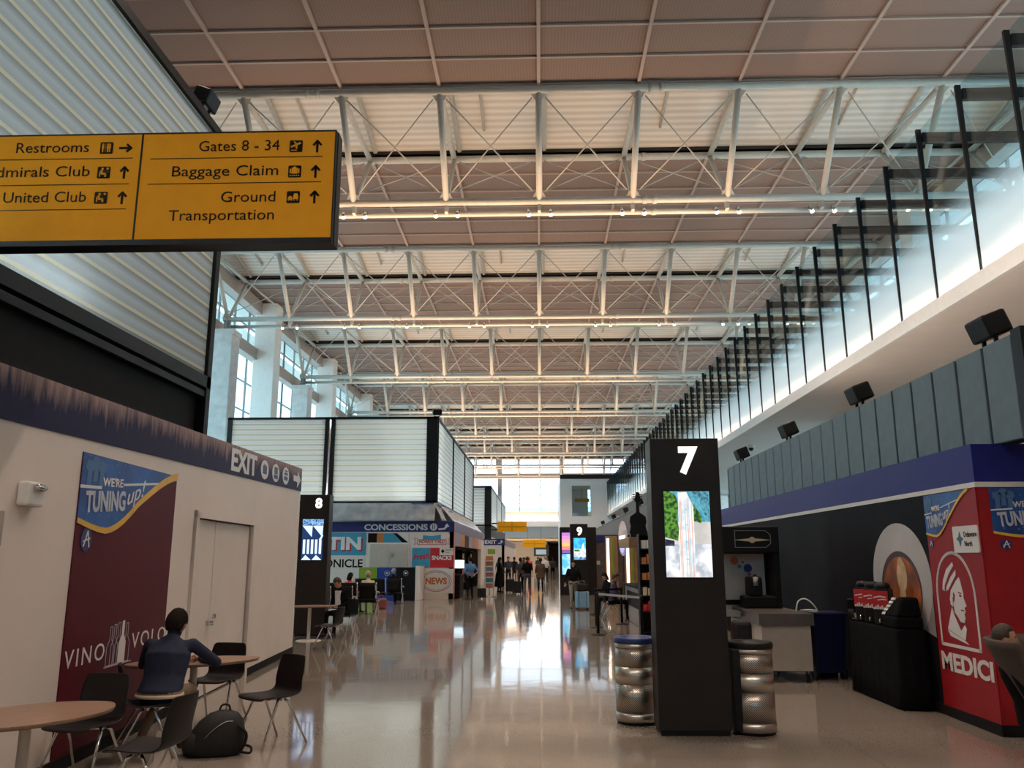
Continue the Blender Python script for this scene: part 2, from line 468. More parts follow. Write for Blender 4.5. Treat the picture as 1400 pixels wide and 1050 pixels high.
def starry_blue(name, hi, lo):
    m, nt, N, L, P = nodes_of(name)
    tc = N.new('ShaderNodeTexCoord')
    nz = N.new('ShaderNodeTexNoise'); nz.inputs['Scale'].default_value = 2.2; L.new(tc.outputs['Object'], nz.inputs['Vector'])
    r = N.new('ShaderNodeValToRGB'); r.color_ramp.elements[0].position = 0.35; r.color_ramp.elements[0].color = (*lo, 1); r.color_ramp.elements[1].position = 0.65; r.color_ramp.elements[1].color = (*hi, 1)
    L.new(nz.outputs[0], r.inputs[0])
    vo = N.new('ShaderNodeTexVoronoi'); vo.inputs['Scale'].default_value = 16; L.new(tc.outputs['Object'], vo.inputs['Vector'])
    lt = N.new('ShaderNodeMath'); lt.operation = 'LESS_THAN'; lt.inputs[1].default_value = 0.17; L.new(vo.outputs['Distance'], lt.inputs[0])
    mx = N.new('ShaderNodeMix'); mx.data_type = 'RGBA'; L.new(lt.outputs[0], mx.inputs['Factor']); L.new(r.outputs[0], mx.inputs['A']); mx.inputs['B'].default_value = (hi[0] * 2 + .05, hi[1] * 1.6, hi[2] * 1.3, 1)
    L.new(mx.outputs['Result'], P.inputs['Base Color']); P.inputs['Roughness'].default_value = 0.4
    return m


M = {}
M['floor'] = floor_material()
M['white_wall'] = mat('painted_white', (0.80, 0.715, 0.65), 0.55, var=0.02, scale=1.5)
M['beige'] = mat('beige_paint', (0.62, 0.55, 0.47), 0.6, var=0.02)
M['grey_white'] = mat('cool_white_paint', (0.70, 0.70, 0.70), 0.6, var=0.02)
M['brown_panel'] = striped('perforated_brown_panel', (0.180, 0.120, 0.098), (0.212, 0.145, 0.118), 'X', 0.09, rough=0.7)
M['panel_rib'] = mat('panel_rib', (0.36, 0.28, 0.24), 0.6, var=0.02)
M['white_deck'] = striped('corrugated_white_deck', (0.80, 0.76, 0.70), (0.62, 0.58, 0.53), 'Y', 0.32, rough=0.6, bump=0.4)
M['truss'] = mat('truss_paint', (0.46, 0.44, 0.39), 0.38, var=0.03)
M['dark_gap'] = mat('dark_gap', (0.03, 0.025, 0.022), 0.8)
M['black'] = mat('black_metal', (0.007, 0.007, 0.008), 0.45, var=0.1, spec=0.25)
M['black_matte'] = mat('black_matte', (0.009, 0.008, 0.008), 0.7, var=0.15, spec=0.2)
M['pillar'] = mat('dark_bronze_laminate', (0.017, 0.012, 0.010), 0.42, var=0.12, scale=3, spec=0.3)
M['chrome'] = mat('chrome', (0.72, 0.70, 0.67), 0.13, 1.0, var=0.02)
M['steel'] = mat('brushed_steel', (0.60, 0.55, 0.49), 0.32, 1.0, var=0.06, scale=10, stretch=(1, 1, 30))
M['concrete'] = mat('concrete', (0.60, 0.59, 0.57), 0.75, var=0.08, scale=3, bump=0.1)
M['pier'] = mat('white_pier_paint', (0.80, 0.77, 0.73), 0.6, var=0.02)
M['beam'] = mat('taupe_beam', (0.36, 0.31, 0.27), 0.5, var=0.03)
M['grey_steel'] = mat('grey_steel', (0.30, 0.31, 0.32), 0.45, var=0.04)
M['win_glass'] = glass('window_glass', (0.78, 0.93, 0.95))
M['far_glass'] = glass('far_window_glass', (0.95, 0.98, 1.0))
M['channel'] = frosted_channel('frosted_channel_glass', 0.265, 0.19)
M['channel_fine'] = frosted_channel('frosted_channel_glass_fine', 0.237, 0.12)
M['frit'] = frit_glass('fritted_glass', 7.25, 8.7, (0.80, 0.90, 0.93))
M['blue_film'] = peeling_blue()
M['blue_band'] = mat('violet_blue_film', (0.017, 0.021, 0.19), 0.45, var=0.06, spec=0.2)
M['navy'] = mat('navy_film', (0.018, 0.022, 0.15), 0.4, var=0.06)
M['white_print'] = mat('white_print', (0.80, 0.79, 0.77), 0.5, var=0.02)
M['silver_print'] = mat('silver_print', (0.55, 0.58, 0.66), 0.4, var=0.12, scale=8)
M['grey_panel'] = mat('grey_blue_felt', (0.165, 0.25, 0.30), 0.85, var=0.05, bump=0.05)
M['sign_yellow'] = mat('sign_yellow', (0.92, 0.39, 0.006), 0.5, var=0.02, spec=0.2)
M['ink'] = mat('black_ink', (0.012, 0.007, 0.005), 0.6, spec=0.1)
M['burgundy'] = mat('burgundy_print', (0.095, 0.007, 0.014), 0.5, var=0.06, scale=1.5, spec=0.2)
M['tune_blue'] = starry_blue('starry_blue_print', (0.012, 0.115, 0.42), (0.006, 0.035, 0.19))
M['gold'] = mat('gold_print', (0.78, 0.46, 0.04), 0.4)
M['red_print'] = mat('red_print', (0.33, 0.012, 0.016), 0.45, var=0.05, spec=0.25)
M['mural_dark'] = mat('charcoal_mural', (0.009, 0.009, 0.013), 0.6, var=0.3, scale=1.0, spec=0.08)
M['brown_table'] = mat('walnut_laminate', (0.30, 0.185, 0.125), 0.35, var=0.12, scale=5, stretch=(2, 24, 1))
M['table_post'] = mat('table_post_paint', (0.62, 0.58, 0.52), 0.35)
M['shell'] = mat('dark_plastic_shell', (0.009, 0.007, 0.007), 0.5, var=0.08, spec=0.3)
M['felt_brown'] = mat('brown_felt', (0.075, 0.052, 0.042), 0.9, var=0.12, bump=0.1, bscale=200)
M['navy_cloth'] = mat('navy_sweater', (0.016, 0.022, 0.050), 0.9, var=0.12, scale=14, bump=0.15, bscale=120)
M['tan_cloth'] = mat('tan_trousers', (0.28, 0.19, 0.12), 0.9, var=0.1, scale=10)
M['black_cloth'] = mat('black_cloth', (0.007, 0.007, 0.008), 0.9, var=0.2, scale=10, spec=0.1)
M['dark_grey_cloth'] = mat('dark_grey_cloth', (0.04, 0.04, 0.05), 0.9, var=0.15, scale=12)
M['jeans'] = mat('jeans', (0.06, 0.075, 0.11), 0.85, var=0.15, scale=12)
M['khaki'] = mat('khaki', (0.28, 0.25, 0.21), 0.9, var=0.1, scale=10)
M['brown_cloth'] = mat('brown_coat', (0.10, 0.055, 0.038), 0.9, var=0.12, scale=10)
M['blue_shirt'] = mat('sky_blue_shirt', (0.09, 0.22, 0.42), 0.85, var=0.1, scale=10)
M['coral'] = mat('coral_shirt', (0.75, 0.12, 0.13), 0.85, var=0.1)
M['cream_cloth'] = mat('cream_shirt', (0.62, 0.52, 0.36), 0.85, var=0.06)
M['white_cloth'] = mat('white_shirt', (0.72, 0.70, 0.68), 0.85, var=0.04)
M['purple_cloth'] = mat('purple_shirt', (0.055, 0.04, 0.11), 0.85, var=0.08)
M['skin'] = mat('skin', (0.50, 0.25, 0.17), 0.55, var=0.06, scale=14)
M['skin_dark'] = mat('skin_tanned', (0.30, 0.14, 0.09), 0.55, var=0.06, scale=14)
M['hair_dark'] = mat('dark_hair', (0.016, 0.010, 0.008), 0.85, var=0.25, scale=60, bump=0.5, bscale=90, spec=0.12)
M['hair_brown'] = mat('brown_hair', (0.05, 0.026, 0.016), 0.6, var=0.2, scale=60, bump=0.4, bscale=90)
M['hair_blond'] = mat('blond_hair', (0.40, 0.27, 0.14), 0.6, var=0.15, scale=60, bump=0.4, bscale=90)
M['hair_grey'] = mat('grey_hair', (0.25, 0.24, 0.24), 0.6, var=0.15, scale=60)
M['eye'] = mat('eye_dark', (0.02, 0.014, 0.01), 0.2)
M['lips'] = mat('lips', (0.36, 0.12, 0.10), 0.5)
M['shoe'] = mat('shoe_leather', (0.02, 0.016, 0.014), 0.4)
M['perf'] = perforated('perforated_steel', (0.60, 0.54, 0.47))
M['blue_rim'] = mat('blue_plastic', (0.012, 0.035, 0.16), 0.4)
M['bin_blue'] = mat('blue_bin_plastic', (0.006, 0.009, 0.055), 0.5, spec=0.2)
M['cream_panel'] = mat('cream_laminate', (0.58, 0.51, 0.43), 0.5, var=0.03)
M['plastic_sheet'] = mat('dust_sheet', (0.46, 0.45, 0.45), 0.25, var=0.15, scale=2.5, bump=0.3, bscale=4)
M['blue_tape'] = mat('blue_tape', (0.02, 0.10, 0.45), 0.5)
M['bag'] = mat('black_nylon', (0.006, 0.006, 0.007), 0.7, var=0.2, scale=20, bump=0.2, bscale=60)
M['red_bag'] = mat('brick_red_leather', (0.24, 0.06, 0.045), 0.5, var=0.1)
M['pale_blue'] = mat('pale_blue_shell', (0.22, 0.42, 0.60), 0.35, var=0.03)
M['orange'] = mat('orange_print', (0.55, 0.20, 0.05), 0.45)
M['teal'] = mat('teal_print', (0.05, 0.32, 0.48), 0.45, var=0.05)
M['lime'] = mat('lime_print', (0.22, 0.36, 0.03), 0.45)
M['royal'] = mat('royal_blue_print', (0.015, 0.05, 0.30), 0.45)
M['bright_red'] = mat('bright_red_print', (0.52, 0.02, 0.03), 0.45)
M['salmon'] = mat('salmon_print', (0.62, 0.24, 0.20), 0.45)
M['lavender'] = mat('lavender_print', (0.30, 0.32, 0.46), 0.45)
M['wood'] = mat('pine_wood', (0.36, 0.20, 0.10), 0.5, var=0.15, scale=4, stretch=(12, 12, 1))
M['slat_grey'] = striped('grey_slats', (0.13, 0.125, 0.125), (0.20, 0.19, 0.19), 'Y', 0.5, rough=0.6)
M['glow_white'] = emit('backlit_letter', (1.0, 0.97, 0.92), 1.1)
M['lamp_warm'] = emit('warm_lamp', (1.0, 0.80, 0.58), 3.5)
M['lamp_white'] = emit('white_lamp', (0.85, 0.95, 1.0), 4.0)
M['strip_light'] = emit('frit_strip_light', (1.0, 0.74, 0.52), 42.0)
M['clear_plastic'] = glass('clear_acrylic', (0.85, 0.85, 0.85))

# ------------------------------------------------------------------ the hall
fl = structure('floor')
MB().box(-18, 18, -31, 215, -0.25, 0).build('floor_slab', M['floor'], fl)

NODE = [i * PANEL + 0.06 for i in range(-5, 6)]


def ceiling_bay(y0, y1, rows):
    s = structure('ceiling')
    mb = MB().box(-17.4, 17.4, y0, y1, 16.05, 16.13, 0)
    for x in NODE: mb.box(x - 0.05, x + 0.05, y0, y1, 15.97, 16.05, 1)
    for k in range(rows + 1):
        y = y0 + (y1 - y0) * k / rows
        y = min(max(y, y0 + 0.04), y1 - 0.04)
        mb.box(-17.4, 17.4, y - 0.035, y + 0.035, 15.99, 16.05, 1)
    mb.build('ceiling_panel', [M['brown_panel'], M['panel_rib']], s)
    return s


def ceiling_recess(y0, y1):
    s = structure('ceiling')
    mb = MB().add([(-17.4, y0 - .1, 17.0), (17.4, y0 - .1, 17.0), (17.4, y1 + .1, 16.25), (-17.4, y1 + .1, 16.25), (-17.4, y0 - .1, 17.15), (17.4, y0 - .1, 17.15), (17.4, y1 + .1, 16.4), (-17.4, y1 + .1, 16.4)], [(0, 3, 2, 1), (4, 5, 6, 7), (0, 1, 5, 4), (1, 2, 6, 5), (2, 3, 7, 6), (3, 0, 4, 7)], 0)
    mb.box(-17.4, 17.4, y0 - 0.1, y0, 16.05, 17.05, 0)
    mb.box(-17.4, 17.4, y1, y1 + 0.1, 16.05, 16.5, 1)  # rear wall near black: the recess's shadow put into its colour
    for x in NODE: mb.tube([(x + 0.19, y0, 16.9), (x + 0.19, y1 - 0.1, 16.2)], 0.09, 6, 2, smooth=False)
    for x in NODE[::2]: mb.tube([(x + 1.15, y0 + 0.9, 16.82), (x + 1.15, y1 - 1.2, 16.38)], 0.05, 6, 2)
    mb.build('recessed_deck', [M['white_deck'], M['dark_gap'], M['truss']], s)


ceiling_bay(-30, A0 - BAY + TW, 30)
for n in range(NT):
    ceiling_bay(A0 + BAY * (n - 1) + TW, A0 + BAY * n, 6)
    ceiling_recess(A0 + BAY * n, A0 + BAY * n + TW)
ceiling_bay(A0 + BAY * (NT - 1) + TW, 122, 1)

# roof trusses: three chords, posts, struts and tie rods
ORD = ['first', 'second', 'third', 'fourth', 'fifth', 'sixth', 'seventh', 'eighth']
tr0 = thing('roof_truss', 'pale steel roof truss nearest the camera, first of the row under the ceiling', 'truss', (0.06, A0, 0), group=None)
HX = 5 * PANEL
yb, yc = TW / 2, TW


def chord(name, y, z, r, x0=-HX - 0.2, x1=HX + 0.2):
    mb = MB().tube([(x0, y, z), (x1, y, z)], r, 12)
    for x in (-7.0, 3.6):
        for dx in (-0.16, 0.16): mb.tube([(x + dx - 0.07, y, z), (x + dx + 0.07, y, z)], r * 1.22, 12)
    mb.build(name, M['truss'], tr0)


chord('top_chord', 0, 15.86, 0.11)
chord('rear_chord', yc, 15.9, 0.12)
chord('bottom_chord', yb, ZB, 0.12)
chord('lower_pipe', yb + 0.30, ZB - 0.30, 0.09)
post = MB().tube([(0, 0, 15.86), (0, yb, ZB)], 0.10, 10).build('post', M['truss'], tr0)
st1 = MB().tube([(0, yc, 15.9), (0, yb, ZB)], 0.085, 8).build('rear_strut', M['truss'], tr0)
st2 = MB().tube([(0, 0, 15.84), (0, yc, 15.9)], 0.10, 8).build('cross_strut', M['truss'], tr0)
ga, gb_ = Vector((0, 0, 15.86)), Vector((0, yb, ZB)); gd = (gb_ - ga).normalized()


def gusset(o_, dd, sc):
    p = [(o_ + dd * q * sc + Vector((u * sc, 0, 0))) for u, q in ((-.44, .08), (.44, .08), (.24, .42), (.07, .62), (-.07, .62), (-.24, .42))]
    t = Vector((0, .02, 0)); n_ = 6
    return MB().add([q + t for q in p] + [q - t for q in p], [tuple(range(n_)), tuple(reversed(range(n_, 2 * n_)))] + [(i, i + n_, (i + 1) % n_ + n_, (i + 1) % n_) for i in range(n_)]).build('gusset_plate', M['truss'], tr0)


gst = gusset(ga, gd, 0.62); gst2 = gusset(gb_, -gd, 0.6)
hg = MB().box(-0.05, 0.05, yb - 0.02, yb + 0.32, ZB - 0.34, ZB).build('pipe_hanger', M['truss'], tr0)
rods = []
f_t, f_b = Vector((0, 0, 15.6)), Vector((0, yb - 0.15, ZB + 0.28)); r_t = Vector((0, yc - 0.1, 15.75))
for (a, b) in ((f_t, f_b), (f_b, f_t), (r_t, f_b), (f_b, r_t)):
    rods.append(MB().tube([a + Vector((0.2, 0, 0)), b + Vector((PANEL - 0.2, 0, 0))], 0.021 if a in (f_t, f_b) else 0.019, 6).build('tie_rod', M['truss'], tr0))
for i in range(-5, 6):
    for o_ in (post, st1, st2, gst, gst2, hg):
        c = o_ if i == -5 else o_.copy()
        if i > -5: COL.objects.link(c); c.parent = tr0
        c.location.x = i * PANEL
    if i < 5:
        for o_ in rods:
            c = o_ if i == -5 else o_.copy()
            if i > -5: COL.objects.link(c); c.parent = tr0
            c.location.x = i * PANEL
for n in range(1, NT):
    t = copy_tree(tr0); t.location.y = A0 + BAY * n
    t['label'] = 'pale steel roof truss, %s counted from the camera, %s' % (ORD[n], 'in front of the far windows' if n == NT - 1 else 'spanning the hall under the ceiling')
for o_ in [tr0] + [o for o in bpy.data.objects if o.name.startswith('roof_truss.')]: o_['group'] = 'roof trusses across the hall'

# paired spotlights under the bottom chords
sp0 = thing('spotlight', 'x', 'spotlight')
mb = MB().tube([(0, 0, 0), (0, 0.03, -0.10)], 0.02, 6)
mb.build('bracket', M['truss'], sp0)
MB().tube([(0, -0.02, -0.05), (0.02, -0.10, -0.27)], 0.075, 12).build('lamp_can', M['chrome'], sp0)
MB().tube([(0.0201, -0.1005, -0.272), (0.021, -0.104, -0.28)], 0.066, 12).build('lens', M['lamp_warm'], sp0)
first = True
for n in (0, 1):
    for i in range(-4, 5):
        for dx in (-0.36, 0.36):
            o_ = sp0 if first else copy_tree(sp0); first = False
            o_.location = (i * PANEL + 0.06 + dx, A0 + BAY * n + yb + 0.15, ZB - 0.2)
            o_['label'] = 'small chrome spotlight hanging in pairs under the %s roof truss' % ORD[n]
            o_['group'] = 'spotlights under the %s roof truss' % ORD[n]

# side walls: concrete columns under the truss ends, tall white piers between, glazing behind
XW = 16.6


def make_window(sx):
    w = structure('window')
    L = BAY / 2
    mb = MB()
    for k in range(4): mb.box(sx * XW - 0.05, sx * XW + 0.05, k * L / 3 - 0.04, k * L / 3 + 0.04, 0, 16.0)
    for z in [0.1 + 1.62 * j for j in range(10)]: mb.box(sx * XW - 0.045, sx * XW + 0.045, 0, L, z - 0.04, z + 0.04)
    mb.build('window_frame', M['grey_steel'], w)
    MB().box(sx * XW - 0.01, sx * XW + 0.01, 0, L, 0, 16.0).build('pane', M['win_glass'], w)
    MB().box(sx * (XW - 0.75), sx * (XW - 0.25), 0, L, 12.65, 13.3).build('transom_beam', M['beam'], w)
    mb = MB()
    for k in range(4): mb.box(sx * (XW + 1.2), sx * (XW + 1.45), 0.3 + k * L / 4, 0.3 + k * L / 4 + 1.15, 15.50, 15.56)
    mb.build('streak_strip', M['lamp_white'], w)  # made-up glowing strips standing in for the bright streaks in the glass
    return w


wi = 1
for sx in (-1, 1):
    w0 = None
    for n in range(0 if sx < 0 else -2, 7 if sx < 0 else 5):
        for h in (0, 1):
            y = A0 + yb + BAY * n + h * BAY / 2
            if w0 is None: w0 = make_window(sx); o_ = w0
            else: o_ = copy_tree(w0)
            o_.location = (0, y, 0); o_.name = 'window_%d' % wi; wi += 1
    s = structure('wall_left_hall' if sx < 0 else 'wall_right_hall')
    MB().box(sx * XW - 0.2, sx * XW + 0.2, -31, A0 + yb - (0 if sx < 0 else 2 * BAY), 0, 16.1).build('wall_face', M['pier'], s)
    e = A0 + yb + BAY * (7 if sx < 0 else 5)
    MB().box(sx * XW - 0.2, sx * XW + 0.2, e, 122, 0, 16.1).build('wall_face', M['pier'], s)
    s = structure('trim_%d' % (1 if sx < 0 else 2))
    MB().box(sx * (XW + 0.1), sx * (XW + 3.2), -8, 122, 15.62, 16.1).build('roof_overhang', M['truss'], s)
    MB().box(sx * (XW - 0.9), sx * (XW - 0.35), -8, 122, 15.3, 16.0).build('eave_beam', M['beam'], s)
    c0 = structure('column')
    bevel(MB().box(-0.5, 0.5, -0.5, 0.5, 0, 12.55).build('shaft', M['concrete'], c0), 0.04)
    MB().box(-0.56, 0.56, -0.56, 0.56, 12.35, 12.6).build('cap', M['concrete'], c0)
    mb = MB().box(-0.25, 0.25, -0.25, 0.25, 12.6, 12.68).box(-0.16, 0.16, -0.03, 0.03, 12.68, 13.14)
    mb.box(-0.03, 0.03, -0.2, 0.2, 12.68, 13.14).build('bearing', M['grey_steel'], c0)
    p0 = structure('column')
    bevel(MB().box(-0.6, 0.6, -0.55, 0.55, 0, 15.98).build('shaft', M['pier'], p0), 0.03)
    for n in range(0, 8 if sx < 0 else 5):
        a = c0 if n == 0 else copy_tree(c0); a.location = (sx * 15.25, A0 + yb + BAY * n, 0)
        b = p0 if n == 0 else copy_tree(p0); b.location = (sx * 15.45, A0 + yb + BAY * (n - 0.5), 0)

# ------------------------------------------------------------------ far end of the hall
YF = 122.0
wf = structure('wall_far')
mb = MB().box(-17, 17, YF, YF + 0.5, 7.0, 8.3, 0)
mb.box(-17, 17, YF - 0.5, YF + 0.5, 6.15, 6.95, 1)
mb.box(-17, 17, YF + 0.3, YF + 0.8, 4.58, 6.15, 2)
mb.box(-17, -6.2, YF, YF + 0.5, 0, 4.6, 1).box(3.1, 17, YF, YF + 0.5, 0, 4.6, 1)
mb.build('wall_face', [M['beige'], M['grey_white'], M['grey_white']], wf)
MB().box(-6, 3, YF - 0.45, YF - 0.3, 6.95, 7.02).build('cove_lamp', M['strip_light'], wf)
w = structure('window_40')
mb = MB()
for x in (-14, -10.2, -2.9, 0.15, 6.5, 10.5): mb.box(x - 0.05, x + 0.05, YF + 0.1, YF + 0.25, 8.3, 16)
for z in (9.5, 10.7, 11.9, 12.9, 15.1): mb.box(-17, 17, YF + 0.12, YF + 0.22, z - 0.03, z + 0.03)
mb.build('window_frame', M['grey_steel'], w)
MB().box(-17, 17, YF + 0.15, YF + 0.18, 8.3, 16.1).build('pane', M['far_glass'], w)
mb = MB().box(-17, 17, YF - 0.5, YF, 13.25, 13.85)
for x in (-5.8, 3.3): mb.box(x - 0.3, x + 0.3, YF - 0.4, YF + 0.1, 6.9, 16)
mb.build('window_beam', M['grey_steel'], w)
# building across the apron seen through the far window
t = thing('terminal_building', 'pale blue terminal block with columns seen through the far window', 'building', (0, 190, 0))
mb = MB().box(-30, 20, 0, 12, 5.0, 13.0)
mb.build('wall', mat('distant_wall', (0.55, 0.72, 0.80), 0.8), t)
mb = MB()
for k in range(9): mb.box(-6 + k * 1.9, -5.3 + k * 1.9, -0.4, 0, 6, 12.2)
mb.build('facade_fin', mat('distant_fin', (0.75, 0.84, 0.88), 0.8), t)

# corridor beyond
s = structure('wall_corridor')
mb = MB().box(-17, 1.6, 158, 158.4, 0, 5.0).box(1.4, 1.6, 158, 205, 0, 5.0).box(1.6, 5, 205, 205.4, 0, 5.0).box(-17, -16.6, YF + 0.5, 205, 0, 5).box(4.6, 5, YF + 0.5, 205, 0, 5)
mb.build('wall_face', M['beige'], s)
s = structure('ceiling'); MB().box(-17, 17, YF + 0.8, 206, 4.6, 4.8).build('corridor_ceiling', M['beige'], s)
area_light('corridor_light', (-2, 140, 4.5), (math.radians(35), 0, 0), 8, 20, 6500, (1.0, 0.80, 0.60))
t = thing('departure_board', 'dark departure screen at the far end of the corridor', 'screen', (0.3, 157, 2.2))
MB().box(-1.4, 1.4, 0, 0.2, -0.2, 1.9).build('screen_case', M['black'], t)
MB().box(-1.0, 0.9, -0.02, 0, 0.1, 1.0).build('screen', emit('screen_teal', (0.10, 0.26, 0.34), 0.6), t)
for (x, z, g) in ((-5.2, 4.1, 'left'), (0.1, 3.9, 'right')):
    t = thing('corridor_lamp', 'bright white lamp %s the hanging yellow sign down the corridor' % ('on the left of' if g == 'left' else 'just right of'), 'lamp', (x, 128, z))
    bevel(MB().box(-0.28, 0.28, -0.03, 0.03, -0.28, 0.28).build('lamp_face', M['lamp_white'], t), 0.02)
    MB().box(-0.31, 0.31, 0.03, 0.1, -0.31, 0.31).build('housing', M['black'], t)
    MB().tube([(0, 0.06, 0.28), (0, 0.06, 4.62 - z)], 0.02, 6).build('stem', M['black'], t)

# white block with an upstairs window, at the end of the glazed gallery
s = structure('wall_block', (0, 98, 0))
mb = MB().box(2.45, 3.82, 0, 0.4, 0, 10.85, 0).box(6.04, 9, 0, 0.4, 0, 10.85, 0).box(3.82, 6.04, 0, 0.4, 0, 6.47, 0).box(3.82, 6.04, 0, 0.4, 10.05, 10.85, 0)
mb.box(2.45, 2.85, 0.4, 12, 0, 10.85, 0)
mb.box(2.45, 9, -0.2, 0.5, 10.85, 11.35, 1).box(3.82, 6.04, 6, 6.3, 6.4, 10.2, 2).box(3.82, 6.04, 0.4, 6.3, 6.3, 6.47, 2).box(3.5, 6.5, 0.4, 6.3, 10.05, 10.2, 2)
mb.build('wall_face', [M['grey_white'], M['black'], M['white_wall']], s)
w = structure('window_41', (0, 98, 0))
MB().box(3.82, 6.04, 0.15, 0.18, 6.47, 10.05).build('pane', M['win_glass'], w)
mb = MB().box(3.78, 3.86, 0.1, 0.24, 6.47, 10.05).box(6.0, 6.08, 0.1, 0.24, 6.47, 10.05).box(3.8, 6.06, 0.1, 0.24, 6.43, 6.52).box(3.8, 6.06, 0.1, 0.24, 10.0, 10.09)
mb.build('window_frame', M['grey_steel'], w)
t = thing('gallery_sign', 'small yellow sign seen through the upstairs window of the white block', 'sign', (5.2, 102, 8.6))
MB().box(-0.9, 0.9, 0, 0.08, -0.22, 0.22).build('board', M['sign_yellow'], t)
MB().tube([(0, 0.04, 0.2), (0, 0.04, 1.5)], 0.02, 6).build('stem', M['black'], t)

# ------------------------------------------------------------------ upper gallery on the right: fritted glass, slab, wall
XG, ZG = 8.0, 6.75
s = structure('trim_3')
MB().box(8.0, 16.4, -8, 98, 6.55, 6.80).build('gallery_slab', M['white_wall'], s)
MB().box(7.93, 8.02, -8, 98, 6.52, 6.82).build('slab_edge', M['white_print'], s)
s = structure('wall_right_upper')
mb = MB().box(10.8, 11.0, -8, 30.0, 0, 6.55).box(11.0, 16.4, 29.8, 30.0, 0, 6.55)
mb.build('wall_face', M['white_wall'], s)
gw = structure('window_42')
mu = MB().loft([[(7.955, -.02, 6.8), (7.985, -.02, 6.8), (7.985, .02, 6.8), (7.955, .02, 6.8)], [(7.885, -.03, 10.5), (7.985, -.03, 10.5), (7.985, .03, 10.5), (7.885, .03, 10.5)]], smooth=False).build('mullion', M['black'], gw)
br = MB().box(8.0, 12.5, -0.05, 0.05, 10.20, 10.42).build('brace', M['black'], gw)
pn = MB().box(7.985, 8.0, 0.02, 1.64, 6.82, 10.52).build('pane', M['frit'], gw)
k0 = -10
for k in range(k0, 51):
    y = 14.39 + 1.66 * k
    if y > 97.8: break
    for o_ in (mu, br, pn):
        c = o_ if k == k0 else o_.copy()
        if k > k0: COL.objects.link(c); c.parent = gw
        c.location.y = y
MB().box(8.22, 8.28, -6, 97, 6.84, 6.92).build('light_strip', M['strip_light'], gw)

# ------------------------------------------------------------------ right kiosk: mural wall, red banners, felt screen
XK, YK, YK2 = 4.7, 9.1, 21.8
s = structure('wall_right')
MB().box(XK, 10.8, YK, YK2, 0, 2.97).build('wall_face', M['mural_dark'], s)
MB().box(XK - 0.02, XK, YK - 0.02, YK2 + 0.02, 2.575, 2.985).box(XK, 10.8, YK - 0.02, YK, 2.575, 2.985).build('fascia', M['blue_band'], s)
MB().box(XK - 0.025, 10.8, YK - 0.025, YK2, 2.52, 2.575).build('white_trim', M['white_print'], s)
s = structure('baseboard_right')
MB().box(XK - 0.03, 10.8, YK - 0.03, YK2, 0, 0.11).build('baseboard_face', M['black_matte'], s)

# felt screen on top of the kiosk
t = thing('felt_screen', 'long grey blue felt screen standing on the blue fascia of the coffee mural kiosk', 'screen', (5.0, 0, 0))
p0 = bevel(MB().box(0, 0.08, 0.025, 0.585, 2.99, 4.10).build('felt_panel', M['grey_panel'], t), 0.012)
k = 0
while 8.62 + 0.61 * (k + 1) < 22.4:
    c = p0 if k == 0 else p0.copy()
    if k: COL.objects.link(c); c.parent = t
    c.location.y = 8.62 + 0.61 * k; k += 1
MB().box(0.03, 0.2, 8.5, 22.3, 2.985, 4.08).build('backing_frame', M['black'], t)
MB().box(-0.02, 1.6, 8.42, 8.60, 2.99, 4.13).build('end_frame', M['black'], t)


def floodlight(loc, rz, label, group=None, power=0):
    t = thing('floodlight', label, 'floodlight', loc, rz, group)
    bevel(MB().obox((0, 0, 0.24), (0.42, 0.28, 0.27), (0.35, 0, 0)).build('lamp_body', M['black'], t), 0.03)
    if power:
        d = bpy.data.lights.new('floodlight_beam', 'SPOT'); d.energy = power; d.color = (1.0, 0.84, 0.70); d.spot_size = math.radians(130); d.spot_blend = 1.0; d.shadow_soft_size = 0.1
        l = bpy.data.objects.new('floodlight_beam', d); COL.objects.link(l); l.location = Vector(loc) + Vector((math.sin(-rz) * 0.25, math.cos(rz) * 0.25, 0.35)); l.rotation_euler = (math.radians(130), 0, rz)
    MB().box(-0.13, 0.13, -0.02, 0.02, 0.0, 0.03).box(-0.14, -0.11, -0.02, 0.02, 0, 0.2).box(0.11, 0.14, -0.02, 0.02, 0, 0.2).build('yoke', M['black'], t)
    return t


for y, l in ((9.25, 'nearest the camera, above the red banner'), (13.15, 'second from the camera, above the dark coffee mural'), (17.0, 'third from the camera, above the drinks cart'), (21.0, 'farthest along the felt screen')):
    floodlight((5.12, y, 4.105), -PI / 2, 'black floodlight on the felt screen, ' + l, 'floodlights on the felt screen', 260)


